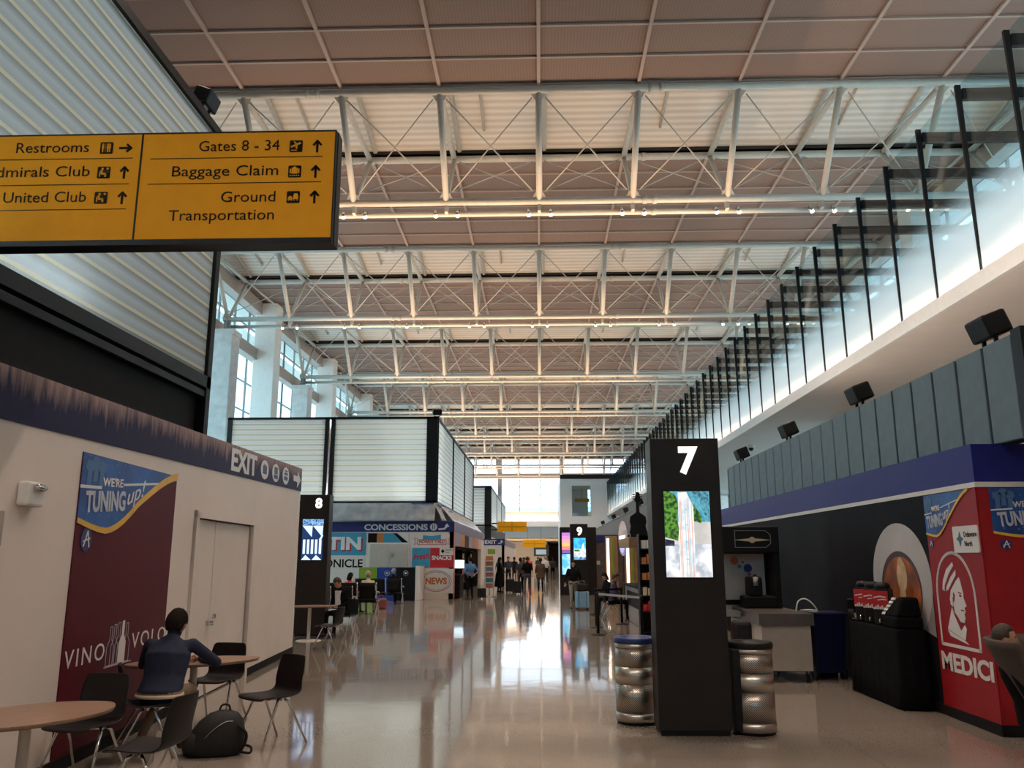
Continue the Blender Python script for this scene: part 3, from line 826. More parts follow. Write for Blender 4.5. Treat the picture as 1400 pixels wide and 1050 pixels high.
def tuning_print(t, x0, x1, ztop, zl, zr, y, pre=None, sx=1.0):
    """The blue campaign print: starry wave with a gold hem, guitar heads and lettering, between x0 and x1 in the banner's frame."""
    W = x1 - x0; n = 24
    def sst(q): return 0.65 * q * q * (3 - 2 * q) + 0.35 * q
    def low(u): return zl - 0.035 * W * math.sin(PI * min(1, u / 0.55)) + (zr - zl) * sst(max(0, u - 0.25) / 0.75)
    pts = [(x0 + W * u, low(u)) for u in [i / n for i in range(n + 1)]]
    h = ztop - zl
    MB().plate([(p[0], p[1]) for p in pts] + [(x1, ztop), (x0, ztop)], y - 0.006, y, 0).build('wave_print', M['tune_blue'], t)
    hem = MB(); th = 0.028 * W
    for a, b in zip(pts[:-1], pts[1:]):
        hem.plate([(a[0], a[1] - th * 0.3), (b[0], b[1] - th * 0.3 - 0.0), (b[0], b[1] + th * (0.4 + 0.6 * (b[0] - x0) / W)), (a[0], a[1] + th * (0.4 + 0.6 * (a[0] - x0) / W))], y - 0.012, y - 0.004)
    hem.build('gold_hem', M['gold'], t)
    g = MB()
    for k, (gx, gz) in enumerate(((0.06, 0.74), (0.11, 0.82), (0.165, 0.76))):
        cx, cz = x0 + gx * W, zl + gz * h
        g.plate([(cx - .02 * W, cz - .22 * h), (cx + .02 * W, cz - .22 * h), (cx + .018 * W, cz), (cx + .04 * W, cz + .05 * h), (cx + .03 * W, cz + .15 * h), (cx, cz + .18 * h), (cx - .03 * W, cz + .15 * h), (cx - .04 * W, cz + .05 * h), (cx - .018 * W, cz)], y - 0.009, y - 0.004)
    g.build('guitar_heads', mat('guitar_silhouette', (0.07, 0.17, 0.36), 0.5), t)
    stroke(MB(), [(x0 + 0.0 * W, zl + 0.50 * h), (x0 + 0.17 * W, zl + 0.53 * h)], 0.012 * W, y - 0.010, y - 0.004).build('rule', M['white_print'], t)
    stroke(MB(), [(x0 + 0.38 * W, zl + 0.64 * h), (x0 + 0.80 * W, zl + 0.80 * h)], 0.010 * W, y - 0.010, y - 0.004).build('rule', M['white_print'], t)
    lettering("WE'RE", M['white_print'], t, x0 + 0.18 * W, zl + 0.56 * h, 0.13 * h, y - 0.01, bold=0.03, rot=0.05, width=0.19 * W)
    lettering('TUNING', M['silver_print'], t, x0 + 0.05 * W, zl + 0.14 * h, 0.30 * h, y - 0.01, bold=0.05, rot=0.07, width=0.36 * W)
    lettering('up!', M['white_print'], t, x0 + 0.43 * W, zl + 0.32 * h, 0.26 * h, y - 0.01, bold=0.0, rot=0.30, shear=0.4, width=0.20 * W)
    cx, cz, r = x0 + 0.09 * W, zl - 0.27 * h, 0.045 * W
    MB().plate(circ(cx, cz, r, sx=sx), y - 0.006, y).build('round_badge', M['navy'], t)
    a = stroke(MB(), [(cx - 0.5 * r, cz - 0.55 * r), (cx + 0.12 * r, cz + 0.7 * r), (cx + 0.55 * r, cz - 0.6 * r)], 0.16 * r, y - 0.010, y - 0.004)
    stroke(a, [(cx - 0.6 * r, cz - 0.15 * r), (cx + 0.6 * r, cz + 0.12 * r)], 0.12 * r, y - 0.010, y - 0.004)
    a.build('badge_mark', M['white_print'], t)


# coffee mural (printed film on the kiosk's long side); frame: local X runs towards the camera
t = thing('coffee_mural', 'dark printed mural of a white coffee cup with foam art on the kiosk wall', 'mural', (XK, 21.6, 0), -PI / 2)
MB().box(0, 11.28, -0.012, 0, 0.11, 2.52).build('printed_film', M['mural_dark'], t)
cxm = 21.6 - 11.0


def ell_pts(cx, cz, a, b, n=40, rot=0.0):
    return [(cx + a * math.cos(2 * PI * k / n) * math.cos(rot) - b * math.sin(2 * PI * k / n) * math.sin(rot), cz + a * math.cos(2 * PI * k / n) * math.sin(rot) + b * math.sin(2 * PI * k / n) * math.cos(rot)) for k in range(n)]


MB().plate(ell_pts(cxm - 0.2, 1.48, 0.88, 0.74), -0.016, -0.012).build('cup_rim', mat('cup_white', (0.56, 0.54, 0.53), 0.5, var=0.08, scale=1.2), t)
MB().plate([(cxm + 0.2, 0.95), (cxm + 0.66, 0.85), (cxm + 0.66, 1.5), (cxm + 0.45, 1.7)], -0.014, -0.011).build('saucer', mat('saucer_grey', (0.33, 0.31, 0.33), 0.5), t)
MB().plate(ell_pts(cxm - 0.2, 1.36, 0.60, 0.50), -0.020, -0.016).build('cup_inside', mat('cup_shade', (0.07, 0.03, 0.02), 0.5), t)
MB().plate(ell_pts(cxm - 0.17, 1.32, 0.55, 0.47), -0.024, -0.020).build('coffee', mat('crema', (0.40, 0.10, 0.012), 0.5, var=0.35, scale=3.5), t)
f = MB().plate(ell_pts(cxm - 0.12, 1.54, 0.15, 0.20), -0.028, -0.024)
f.plate(ell_pts(cxm - 0.14, 1.2, 0.09, 0.30), -0.0275, -0.0235).plate(ell_pts(cxm - 0.14, 1.68, 0.08, 0.10), -0.0282, -0.0242)
f.build('foam_art', mat('foam', (0.70, 0.48, 0.26), 0.6, var=0.15, scale=7), t)

# restaurant banner round the corner: long side and front
def medici(t, cx, z0, w, h, y):
    """White arch frame with a capped head in profile and the name below."""
    a = [(cx - w / 2, z0)] + [(cx - w / 2 * math.cos(PI * k / 20), z0 + h - w * 0.55 + w * 0.55 * math.sin(PI * k / 20)) for k in range(21)] + [(cx + w / 2, z0), (cx - w / 2, z0)]
    stroke(MB(), a, 0.035, y - 0.006, y - 0.001).build('arch_outline', M['white_print'], t)
    def P(l): return [(cx + u * w, z0 + v * h) for u, v in l]
    f = MB()
    f.plate(P([(-.34, .60), (-.30, .70), (-.18, .82), (0.0, .90), (.02, .86), (-.14, .76), (-.27, .64), (-.29, .58)]), y - 0.006, y - 0.001)
    f.plate(P([(-.24, .58), (-.22, .63), (-.08, .74), (.07, .82), (.06, .76), (-.06, .68), (-.17, .60)]), y - 0.006, y - 0.001)
    f.plate(P([(-.12, .59), (.05, .70), (.13, .74), (.16, .70), (.19, .62), (.21, .57), (.20, .53), (.26, .44), (.20, .42), (.22, .38), (.18, .35), (.20, .31), (.16, .26), (.06, .27), (.02, .31), (-.06, .36), (-.08, .46), (-.04, .50), (-.09, .53)]), y - 0.006, y - 0.001)
    f.plate(P([(-.16, .50), (-.12, .58), (-.09, .50), (-.10, .42), (-.15, .44)]), y - 0.006, y - 0.001)
    f.plate(P([(-.13, .41), (-.09, .33), (.05, .17), (.16, .24), (.20, .20), (.14, .08), (-.30, .17)][::-1])[::-1], y - 0.006, y - 0.001)
    f.plate(P([(-.30, .16), (.15, .07), (.22, .04), (-.24, .10)][::-1])[::-1], y - 0.006, y - 0.001)
    f.build('profile_emblem', M['white_print'], t)
    e = MB()
    for l in ([(.10, .56), (.16, .555), (.155, .53), (.11, .535)], [(.11, .40), (.19, .395), (.19, .385), (.12, .385)], [(-.05, .58), (-.01, .55), (-.05, .46), (-.06, .52)], [(.08, .585), (.17, .575), (.17, .565), (.09, .57)]):
        e.plate(P(l[::-1]), y - 0.0075, y - 0.005)
    e.build('profile_shadow', M['red_print'], t)


t = thing('restaurant_banner', 'red restaurant banner with a white profile head in an arch, on the kiosk side', 'banner', (XK, 10.32, 0), -PI / 2)
MB().box(0, 1.22, -0.014, 0, 0.11, 2.515).build('printed_film', M['red_print'], t)
tuning_print(t, 0.0, 1.08, 2.51, 2.06, 2.50, -0.014)
medici(t, 0.55, 0.80, 0.86, 1.03, -0.014)
lettering('MEDICI', M['white_print'], t, 0.06, 0.52, 0.19, -0.016, bold=0.05, width=1.12)
p = MB().plate(rrect(0.66, 1.20, 1.83, 2.12, 0.02), -0.03, -0.014).build('white_plaque', M['white_print'], t)
q = thing('dummy', 'x', 'x'); bpy.data.objects.remove(q)
g = MB().plate([(0.74, 1.98), (0.79, 1.955), (0.815, 1.90), (0.84, 1.955), (0.89, 1.98), (0.84, 2.005), (0.815, 2.06), (0.79, 2.005)][::1], -0.034, -0.030)
g.build('star_logo', mat('logo_teal', (0.03, 0.16, 0.26), 0.5), p)
lettering('Delaware', M['ink'], p, 0.91, 2.0, 0.058, -0.031, width=0.27, bold=0.01)
lettering('North', M['ink'], p, 0.91, 1.90, 0.058, -0.031, width=0.16, bold=0.01)
t = thing('restaurant_banner', 'plain red restaurant banner facing the camera behind the brown lounge chair', 'banner', (XK, YK, 0), 0)
MB().box(0.0, 2.4, -0.014, 0, 0.11, 2.515).build('printed_film', M['red_print'], t)
tuning_print(t, 0.12, 1.42, 2.51, 2.04, 2.48, -0.014)

# ------------------------------------------------------------------ left: white temporary wall with blue band, poster and doors
WX, WY, WRZ = -4.15, 8.0, math.radians(90) + math.atan2(0.6, 8.5)
s = structure('wall_left', (WX, WY, 0), WRZ)
S0, S1 = -9.0, 8.36


def lo(sv): return 2.845 + 0.0265 * sv


def hi(sv): return 3.25 + 0.030 * sv


D0, D1, DZ = 2.42, 4.98, 2.27
mb = MB()
mb.plate([(S0, 0), (D0, 0), (D0, DZ), (D1, DZ), (D1, 0), (S1, 0), (S1, hi(S1)), (S0, hi(S0))], 0, 0.22)
mb.build('wall_face', M['white_wall'], s)
MB().plate([(S0, lo(S0)), (S1 + 0.01, lo(S1)), (S1 + 0.01, hi(S1) + 0.01), (S0, hi(S0) + 0.01)], -0.012, 0.0).build('fascia', M['blue_film'], s)
MB().box(S1 - 0.02, S1, 0.2, 3.5, 0, 3.3).build('end_wall', M['white_wall'], s)
MB().box(S0, S1, 0.2, 3.5, 2.9, 3.0).build('roof_deck', M['black_matte'], s)
zt = 0.5 * (lo(4.4) + hi(4.4))
lettering('EXIT', M['white_print'], s, 3.66, lo(3.66) + 0.07, 0.30, -0.014, bold=0.055, width=1.36, rot=0.028)
for k, sv in enumerate((5.5, 6.25, 7.0)):
    z = 0.5 * (lo(sv) + hi(sv)) - 0.01
    c = MB().plate(circ(sv, z, 0.155, sx=1.6), -0.017, -0.012).build('round_pictogram', M['white_print'], s)
    g = MB()
    if k == 0: g.plate(rrect(sv - 0.12, sv + 0.12, z - 0.07, z + 0.07, 0.02), -0.020, -0.017).plate(rect(sv - 0.05, sv - 0.03, z + 0.07, z + 0.10), -0.020, -0.017).plate(rect(sv + 0.03, sv + 0.05, z + 0.07, z + 0.10), -0.020, -0.017)
    elif k == 1: g.plate(rrect(sv - 0.11, sv + 0.11, z - 0.02, z + 0.10, 0.02), -0.020, -0.017).plate(rrect(sv - 0.13, sv + 0.13, z - 0.10, z - 0.03, 0.015), -0.020, -0.017)
    else: g.plate(rrect(sv - 0.12, sv + 0.12, z + 0.01, z + 0.06, 0.015), -0.020, -0.017).plate(rrect(sv - 0.14, sv + 0.14, z - 0.08, z - 0.01, 0.015), -0.020, -0.017).plate(rect(sv - 0.10, sv + 0.10, z + 0.075, z + 0.10), -0.020, -0.017)
    g.build('pictogram', M['navy'], c)
ar = MB(); zc_ = 0.5 * (lo(7.98) + hi(7.98)) - 0.01
ar.plate([(7.64, zc_ - 0.055), (7.98, zc_ - 0.055), (7.98, zc_ - 0.16), (8.26, zc_), (7.98, zc_ + 0.16), (7.98, zc_ + 0.055), (7.64, zc_ + 0.055)], -0.017, -0.012)
ar.build('arrow', M['white_print'], s)
s2 = structure('baseboard_left', (WX, WY, 0), WRZ)
MB().box(S0, D0 - 0.12, -0.02, 0, 0, 0.11).box(D1 + 0.12, S1, -0.02, 0, 0, 0.11).build('baseboard_face', M['black_matte'], s2)
d = structure('door_1', (WX, WY, 0), WRZ)
MB().box(D0 - 0.10, D0, -0.04, 0.2, 0, DZ + 0.08).box(D1, D1 + 0.10, -0.04, 0.2, 0, DZ + 0.08).box(D0 - 0.10, D1 + 0.10, -0.04, 0.2, DZ, DZ + 0.09).build('door_frame', M['white_wall'], d)
mid = 3.30
bevel(MB().box(D0 + 0.01, mid - 0.008, 0.03, 0.08, 0.02, DZ - 0.01).build('door_leaf', M['white_wall'], d), 0.006)
r = bevel(MB().box(mid + 0.008, D1 - 0.01, 0.03, 0.08, 0.02, DZ - 0.01).build('door_leaf', M['white_wall'], d), 0.006)
MB().box(D0, D1, 0.10, 0.12, 0, DZ).build('door_backing', M['dark_gap'], d)
MB().tube([(mid - 0.10, 0.03, 0.93), (mid - 0.10, -0.05, 0.93)], 0.03, 12).tube([(mid - 0.10, -0.045, 0.93), (mid - 0.34, -0.05, 0.92)], 0.014, 8).tube([(mid + 0.16, 0.03, 1.0), (mid + 0.16, 0.0, 1.0)], 0.03, 12).build('door_handle', M['chrome'], r)

t = thing('poster', 'tall burgundy wine bar poster with a blue wave top on the white wall', 'poster', (WX, WY, 0), WRZ)
P0, P1 = -0.74, 1.60
MB().box(P0, P1, -0.010, 0, 0.0, 2.71).build('printed_film', M['burgundy'], t)
tuning_print(t, P0, P1, 2.705, 2.10, 2.68, -0.010)
lettering('VINO', M['white_print'], t, -0.70, 0.835, 0.155, -0.012, width=0.78, space=1.25, thick=0.001)
lettering('VOLO', M['white_print'], t, 0.70, 0.865, 0.155, -0.012, width=0.92, space=1.25, thick=0.001)
b = MB()
def bottle(cx, z0, h, w): return [(cx - w / 2, z0), (cx + w / 2, z0), (cx + w / 2, z0 + h * .48), (cx + w * .16, z0 + h * .66), (cx + w * .16, z0 + h), (cx - w * .16, z0 + h), (cx - w * .16, z0 + h * .66), (cx - w / 2, z0 + h * .48)]
b.plate(bottle(0.47, 0.76, 0.40, 0.16), -0.013, -0.010).build('white_bottle', M['white_print'], t)
b = MB()
for cx, hh in ((0.20, .36), (0.29, .375), (0.38, .385), (0.57, .37)):
    l = bottle(cx, 0.76, hh, 0.15); stroke(b, l + [l[0]], 0.008, -0.012, -0.010)
stroke(b, [(0.10, 0.75), (0.72, 0.75)], 0.010, -0.012, -0.010)
b.build('bottle_outline', M['silver_print'], t)

t = thing('emergency_light', 'small white emergency light box high on the white wall', 'light', (WX, WY, 0), WRZ)
bevel(MB().box(-1.73, -1.47, -0.09, 0, 2.17, 2.36).build('case', M['white_print'], t), 0.02)
MB().ell((-1.58, -0.10, 2.315), (0.09, 0.04, 0.035)).build('lamp_head', M['chrome'], t)
t = thing('wall_notice', 'grey notice board edge on the white wall at the picture edge', 'notice', (WX, WY, 0), WRZ)
bevel(MB().box(-2.6, -1.88, -0.02, 0, 1.86, 2.12).build('board', mat('notice_grey', (0.4, 0.36, 0.33), 0.6), t), 0.006)

# frosted glass light box above the white wall
def light_box(name, label, parts):
    return thing(name, label, 'light box', (0, 0, 0))


t = thing('light_box', 'huge black framed frosted glass light box above the white wall with the poster', 'light box', (-5.4, 0, 0))
z0, z1, y1 = 4.50, 8.86, 13.02
MB().box(-0.06, 0.0, -5.0, y1 - 0.16, z0 + 0.12, z1 - 0.12).build('glass_panel', M['channel'], t)
mb = MB().box(-0.16, 0.06, -5, y1, z0 - 0.05, z0 + 0.14).box(-0.16, 0.06, -5, y1, z1 - 0.14, z1).box(-0.16, 0.06, y1 - 0.16, y1, 3.0, z1)
mb.box(-0.16, 0.06, -5.0, -4.8, 3.0, z1).box(-0.02, 0.04, -5, y1, z0 - 0.20, z0 - 0.10)
mb.build('frame', M['black'], t)
MB().box(-0.2, -0.10, -5, y1 - 0.05, 3.0, z0 - 0.04).build('base_panel', M['black_matte'], t)
mb = MB().box(-2.2, -2.1, -5, y1, 3.0, z1).box(-2.2, -0.1, -5, y1, z1 - 0.06, z1).box(-2.2, -0.1, y1 - 0.1, y1 - 0.02, 3.0, z1).box(-2.2, -0.1, -5, -4.9, 3, z1)
mb.build('casing', M['white_wall'], t)
area_light('light_box_tube', (-6.0, 2.3, 4.62), (0, math.radians(-128), 0), 0.25, 14, 2300, (0.86, 0.94, 1.0))
floodlight((-5.4, 12.1, 8.86), PI / 2, 'black floodlight on the top rail of the huge left light box')

# ------------------------------------------------------------------ concessions kiosk with its glass light box
YC, XC = 37.1, -3.8
t = thing('light_box', 'bright frosted glass light box with two front panels above the concessions kiosk', 'light box', (0, 37.2, 0))
bz0, bz1 = 4.18, 8.08
for a, b in ((-14.1, -9.75), (-9.35, -5.08)):
    MB().box(a, b, 0, 0.06, bz0 + 0.06, bz1 - 0.08).build('glass_panel', M['channel_fine'], t)
mb = MB().box(-14.3, -4.62, -0.08, 0.12, bz0 - 0.05, bz0 + 0.07).box(-14.3, -4.62, -0.08, 0.12, bz1 - 0.10, bz1)
for a, b in ((-14.3, -14.1), (-9.78, -9.60), (-9.50, -9.32), (-5.10, -4.62)): mb.box(a, b, -0.08, 0.14, bz0, bz1)
mb.box(-4.74, -4.58, 0.12, 20.8, bz1 - 0.1, bz1).box(-4.74, -4.58, 0.12, 20.8, bz0 - 0.05, bz0 + 0.06)
for y in (0.05, 6.9, 13.8, 20.6): mb.box(-4.74, -4.57, y, y + 0.14, bz0, bz1)
mb.build('frame', M['black'], t)
for a, b in ((0.2, 6.9), (7.04, 13.8), (13.94, 20.6)):
    MB().box(-4.70, -4.64, a, b, bz0 + 0.06, bz1 - 0.1).build('glass_panel', M['channel_fine'], t)
MB().box(-14.3, -4.76, 0.14, 20.7, 4.0, 4.1).box(-14.3, -14.2, 0.14, 20.7, 4.1, bz1).box(-14.3, -4.76, 0.14, 20.7, bz1 - 0.08, bz1 - 0.02).box(-14.3, -4.76, 20.6, 20.7, 4.1, bz1 - 0.08).build('casing', M['white_wall'], t)  # unseen top and back added to keep the tube light off the ceiling
area_light('light_box_tube', (-9.5, 39.0, 4.4), (math.radians(-108), 0, 0), 9, 0.4, 5200, (1.0, 0.95, 0.86))
area_light('light_box_tube', (-6.5, 47.0, 4.4), (0, math.radians(-108), 0), 0.4, 18, 3200, (0.95, 0.98, 1.0))
floodlight((-4.66, 37.25, 8.08), 0.3, 'black floodlight on the corner post of the light box above the concessions kiosk')

s = structure('wall_concessions')
MB().box(-15, XC, YC, YC + 0.2, 0, 3.32).box(XC - 0.2, XC, YC, 37.5, 0, 3.32).box(XC - 0.2, XC, 37.5, 57, 2.3, 3.32).box(XC - 0.2, XC, 54.5, 57, 0, 2.3).box(-8, XC, 57, 57.2, 0, 3.32).box(-15, XC, YC, 57, 3.2, 3.3).build('wall_face', M['white_wall'], s)
MB().box(-12, -7, 40.5, 57, 0, 0.02).box(-7.2, -7, YC + .2, 57, 0, 3.2).build('shop_back_wall', M['dark_gap'], s)
MB().box(-15, XC + 0.02, YC - 0.02, YC, 2.89, 3.34).build('fascia', M['navy'], s)
MB().box(XC, XC + 0.02, YC - 0.02, 57, 2.89, 3.34).build('fascia', mat('grey_violet_film', (0.20, 0.17, 0.27), 0.45, var=0.1), s)
C = lambda x, y: px(x, y, Y=YC)
a, b = C(498, 727), C(585, 714)
lettering('CONCESSIONS', M['white_print'], s, a.x, 2.97, 0.25, YC - 0.025, bold=0.05, width=b.x - a.x)
cx = C(593, 720)
c = MB().plate(circ(cx.x, 3.10, 0.16), YC - 0.026, YC - 0.02).build('round_pictogram', M['white_print'], s)
MB().plate(rect(cx.x - 0.06, cx.x - 0.025, 3.0, 3.21), YC - 0.03, YC - 0.026).plate(rect(cx.x + 0.025, cx.x + 0.06, 3.0, 3.21), YC - 0.03, YC - 0.026).build('pictogram', M['navy'], c)
cx = C(607, 720).x
ar = stroke(MB(), [(cx - 0.22, 3.0), (cx + 0.02, 3.02), (cx + 0.13, 3.12)], 0.08, YC - 0.026, YC - 0.02)
ar.plate([(cx + 0.02, 3.13), (cx + 0.25, 3.11), (cx + 0.14, 3.26)], YC - 0.026, YC - 0.02)
ar.build('arrow', M['white_print'], s)


def cpanel(name, label, x0, x1, y0, y1, m, th=0.02):
    a, b = C(x0, y1), C(x1, y0)
    t = thing(name, label, 'sign', (0, YC, 0))
    MB().box(a.x, b.x, -th, 0, a.z, b.z).build('panel', m, t)
    return t, a.x, b.x, a.z, b.z


t, x0, x1, z0, z1 = cpanel('newspaper_sign', 'turquoise sign with big white letters TIN on the concessions kiosk', 440, 501, 728, 759, M['teal'])
lettering('AUSTIN', M['bright_red'], t, x1 - 0.20 + 0.05, z0 + 0.20, 0.52, -0.022, align='RIGHT', bold=0.06, rot=0, sx=1.25)
lettering('AUSTIN', M['white_print'], t, x1 - 0.22, z0 + 0.26, 0.52, -0.026, align='RIGHT', bold=0.06, sx=1.25)
t, x0, x1, z0, z1 = cpanel('newspaper_sign', 'white sign with black cut-off letters below the turquoise sign', 440, 500, 761, 776, M['white_wall'], 0.012)
lettering('CHRONICLE', M['ink'], t, x1 - 0.12, z0 + 0.02, 0.34, -0.015, align='RIGHT', bold=0.03)
t, x0, x1, z0, z1 = cpanel('cartoon_sign', 'strip of orange, navy and teal shapes above the concessions kiosk doors', 503, 559, 729, 742, M['teal'], 0.012)
W = x1 - x0
MB().plate([(x0, z0), (x0 + .22 * W, z0), (x0 + .22 * W, z1), (x0, z1)], -0.018, -0.012).build('navy_shape', M['ink'], t)
MB().plate([(x0 + .62 * W, z1), (x0 + .70 * W, z1), (x1, z0), (x0 + .85 * W, z0)], -0.018, -0.012).build('dark_stripe', M['ink'], t)
MB().plate(rect(x0 + .22 * W, x0 + .38 * W, z0, z1), -0.018, -0.012).build('orange_shape', M['orange'], t)
MB().plate([(x0 + .72 * W, z1), (x1, z1), (x1, z0)][::-1], -0.018, -0.012).build('white_shape', M['white_wall'], t)
d = structure('door_2', (0, YC, 0))
a, b = C(503, 776), C(560, 743)
MB().box(a.x, b.x, -0.03, 0, a.z, b.z + 0.04).build('door_frame', M['white_wall'], d)
m_ = (a.x + b.x) / 2 + 0.05
l = bevel(MB().box(a.x + 0.08, m_ - 0.01, -0.05, -0.03, a.z, b.z - 0.03).build('door_leaf', M['cream_panel'], d), 0.01)
l2 = bevel(MB().box(m_ + 0.01, b.x - 0.05, -0.05, -0.03, a.z, b.z - 0.03).build('door_leaf', M['cream_panel'], d), 0.01)
MB().box(m_ + 0.05, m_ + 0.15, -0.08, -0.05, 1.80, 1.98).build('lock', M['steel'], l2)
t, x0, x1, z0, z1 = cpanel('greeting_sign', "white ribbon sign reading HOWDY Y'ALL on the concessions kiosk", 566, 615, 731, 748, M['white_wall'], 0.012)
W = x1 - x0
MB().plate([(x0 + .25 * W, z0 + .62 * (z1 - z0)), (x0 + .75 * W, z0 + .62 * (z1 - z0)), (x0 + .75 * W, z1), (x0 + .5 * W, z1 - .06), (x0 + .25 * W, z1 - .02)], -0.018, -0.012).build('teal_cap', M['teal'], t)
r = MB(); l = rect(x0 + .10 * W, x0 + .90 * W, z0 + .20 * (z1 - z0), z0 + .60 * (z1 - z0)); stroke(r, l + [l[0]], 0.035, -0.018, -0.012)
stroke(r, [(x0 + .1 * W, z0 + .3 * (z1 - z0)), (x0, z0 + .2 * (z1 - z0)), (x0 + .05 * W, z0 + .5 * (z1 - z0)), (x0, z0 + .75 * (z1 - z0)), (x0 + .1 * W, z0 + .7 * (z1 - z0))], 0.025, -0.018, -0.012)
stroke(r, [(x0 + .9 * W, z0 + .3 * (z1 - z0)), (x1, z0 + .2 * (z1 - z0)), (x0 + .95 * W, z0 + .5 * (z1 - z0)), (x1, z0 + .75 * (z1 - z0)), (x0 + .9 * W, z0 + .7 * (z1 - z0))], 0.025, -0.018, -0.012)
r.build('ribbon_outline', M['salmon'], t)
lettering("HOWDY Y'ALL!", M['bright_red'], t, (x0 + x1) / 2, z0 + .32 * (z1 - z0), 0.13, -0.02, align='CENTER', width=1.12, bold=0.05)
t, x0, x1, z0, z1 = cpanel('snack_sign', 'turquoise sign with red script beside the red snacks sign', 563, 588, 749, 776, M['teal'])
lettering('Fresh', M['bright_red'], t, (x0 + x1) / 2 + 0.02, z0 + .36, 0.26, -0.024, align='CENTER', width=0.72, shear=0.35, rot=0.12, bold=0.03)
t, x0, x1, z0, z1 = cpanel('snack_sign', 'bright red sign with the word SNACKS on the kiosk corner', 588, 620, 749, 776, M['bright_red'])
lettering('SNACKS', M['white_print'], t, (x0 + x1) / 2, z0 + .34, 0.17, -0.022, align='CENTER', width=0.88, bold=0.05)
q = C(601, 759); MB().box(q.x, x1, -0.03, -0.02, q.z, z1).build('white_plaque', M['white_wall'], t)
lettering('Delaware', M['ink'], t, q.x + 0.26, q.z + 0.2, 0.07, -0.032, width=0.3); lettering('North', M['ink'], t, q.x + 0.26, q.z + 0.09, 0.07, -0.032, width=0.19)
MB().plate([(q.x + .06, q.z + .17), (q.x + .14, q.z + .07), (q.x + .22, q.z + .17), (q.x + .14, q.z + .27)], -0.034, -0.03).build('star_logo', M['ink'], t)
t, x0, x1, z0, z1 = cpanel('news_sign', 'white sign with red NEWS in an oval on the kiosk corner', 575, 620, 778, 811, M['white_print'])
cx, cz = x0 + 0.68, (z0 + z1) / 2
o1 = ell_pts(cx, cz, 0.66, 0.44); o2 = ell_pts(cx, cz, 0.58, 0.39)
stroke(MB(), o1 + [o1[0]], 0.022, -0.026, -0.02).build('oval_outline', M['bright_red'], t)
stroke(MB(), o2 + [o2[0]], 0.014, -0.026, -0.02).build('oval_inner_outline', M['ink'], t)
lettering('NEWS', M['orange'], t, cx, cz - 0.12, 0.26, -0.026, align='CENTER', width=0.95, bold=0.07)

# bins beside the kiosk
for k, (xa, xb, m, l) in enumerate(((490, 516, 'lime', 'green recycling station'), (516, 542, 'royal', 'blue recycling station'), (542, 567, 'black', 'black waste station'))):
    a, b = px(xa, 800, Y=35.8), px(xb, 776, Y=35.8)
    t = thing('recycling_bin', '%s with a round symbol in front of the concessions kiosk' % l, 'bin', ((a.x + b.x) / 2, 35.8, 0), 0, 'recycling stations at the concessions kiosk')
    w_ = (b.x - a.x) / 2
    MB().box(-w_ + 0.005, w_ - 0.005, 0, 0.7, 0.04, 1.36).box(-w_ + .03, w_ - .03, 0.04, 0.66, 0, 0.05).build('bin_body', M[m], t)
    stroke(MB(), circ(0, 1.12, 0.10) + [circ(0, 1.12, 0.10)[0]], 0.03, -0.012, 0).plate(circ(0, 1.12, 0.045), -0.012, 0).build('round_symbol', M['white_print'], t)
t = thing('partition_wall', 'white partition end beside the black waste station', 'partition', (-5.18, 35.8, 0))
bevel(MB().box(-0.10, 0.12, 0, 1.25, 0.0, 1.42).build('panel', M['white_wall'], t), 0.02)

# plastic dust sheet between the light box and the kiosk band
t = thing('dust_sheet', 'wrinkled grey plastic sheet taped along the top of the concessions kiosk', 'plastic sheet', (0, 0, 0))
rnd = random.Random(3)


def sheet(p0, p1, d, n, name):
    P = []
    for j in range(7):
        v = j / 6; row = []
        for i in range(n + 1):
            u = i / n
            base = p0.lerp(p1, u)
            wob = 0.10 * math.sin(u * n * 0.9 + 3 * v) + rnd.uniform(-0.07, 0.07)
            z = 3.36 + (4.16 - 3.36) * v
            row.append((base.x + d.x * (1 - v) + d.x * wob * math.sin(PI * v) * 0.8, base.y + d.y * (1 - v) + d.y * wob * math.sin(PI * v), z + 0.04 * wob))
        P.append(row)
    o = MB().grid(P).build(name, M['plastic_sheet'], t)
    m = o.modifiers.new('thickness', 'SOLIDIFY'); m.thickness = 0.006
    return o


sheet(Vector((-14.2, 37.08, 0)), Vector((-4.62, 37.08, 0)), Vector((0, -0.45, 0)), 46, 'front_sheet')
sheet(Vector((-4.55, 37.08, 0)), Vector((-4.55, 56.9, 0)), Vector((0.70, 0, 0)), 60, 'side_sheet')
sheet(Vector((-4.75, 37.06, 0)), Vector((-4.54, 37.2, 0)), Vector((0.45, -0.35, 0)), 5, 'corner_sheet')
for x, y, z, w, r in ((-5.2, 36.98, 4.12, 1.0, 0.0), (-4.47, 37.5, 4.05, 0.7, 0.9), (-4.30, 39.5, 3.9, 0.8, 1.2)): MB().obox((x, y, z), (w, 0.02, 0.05), (0, 0, r)).build('blue_tape', M['blue_tape'], t)

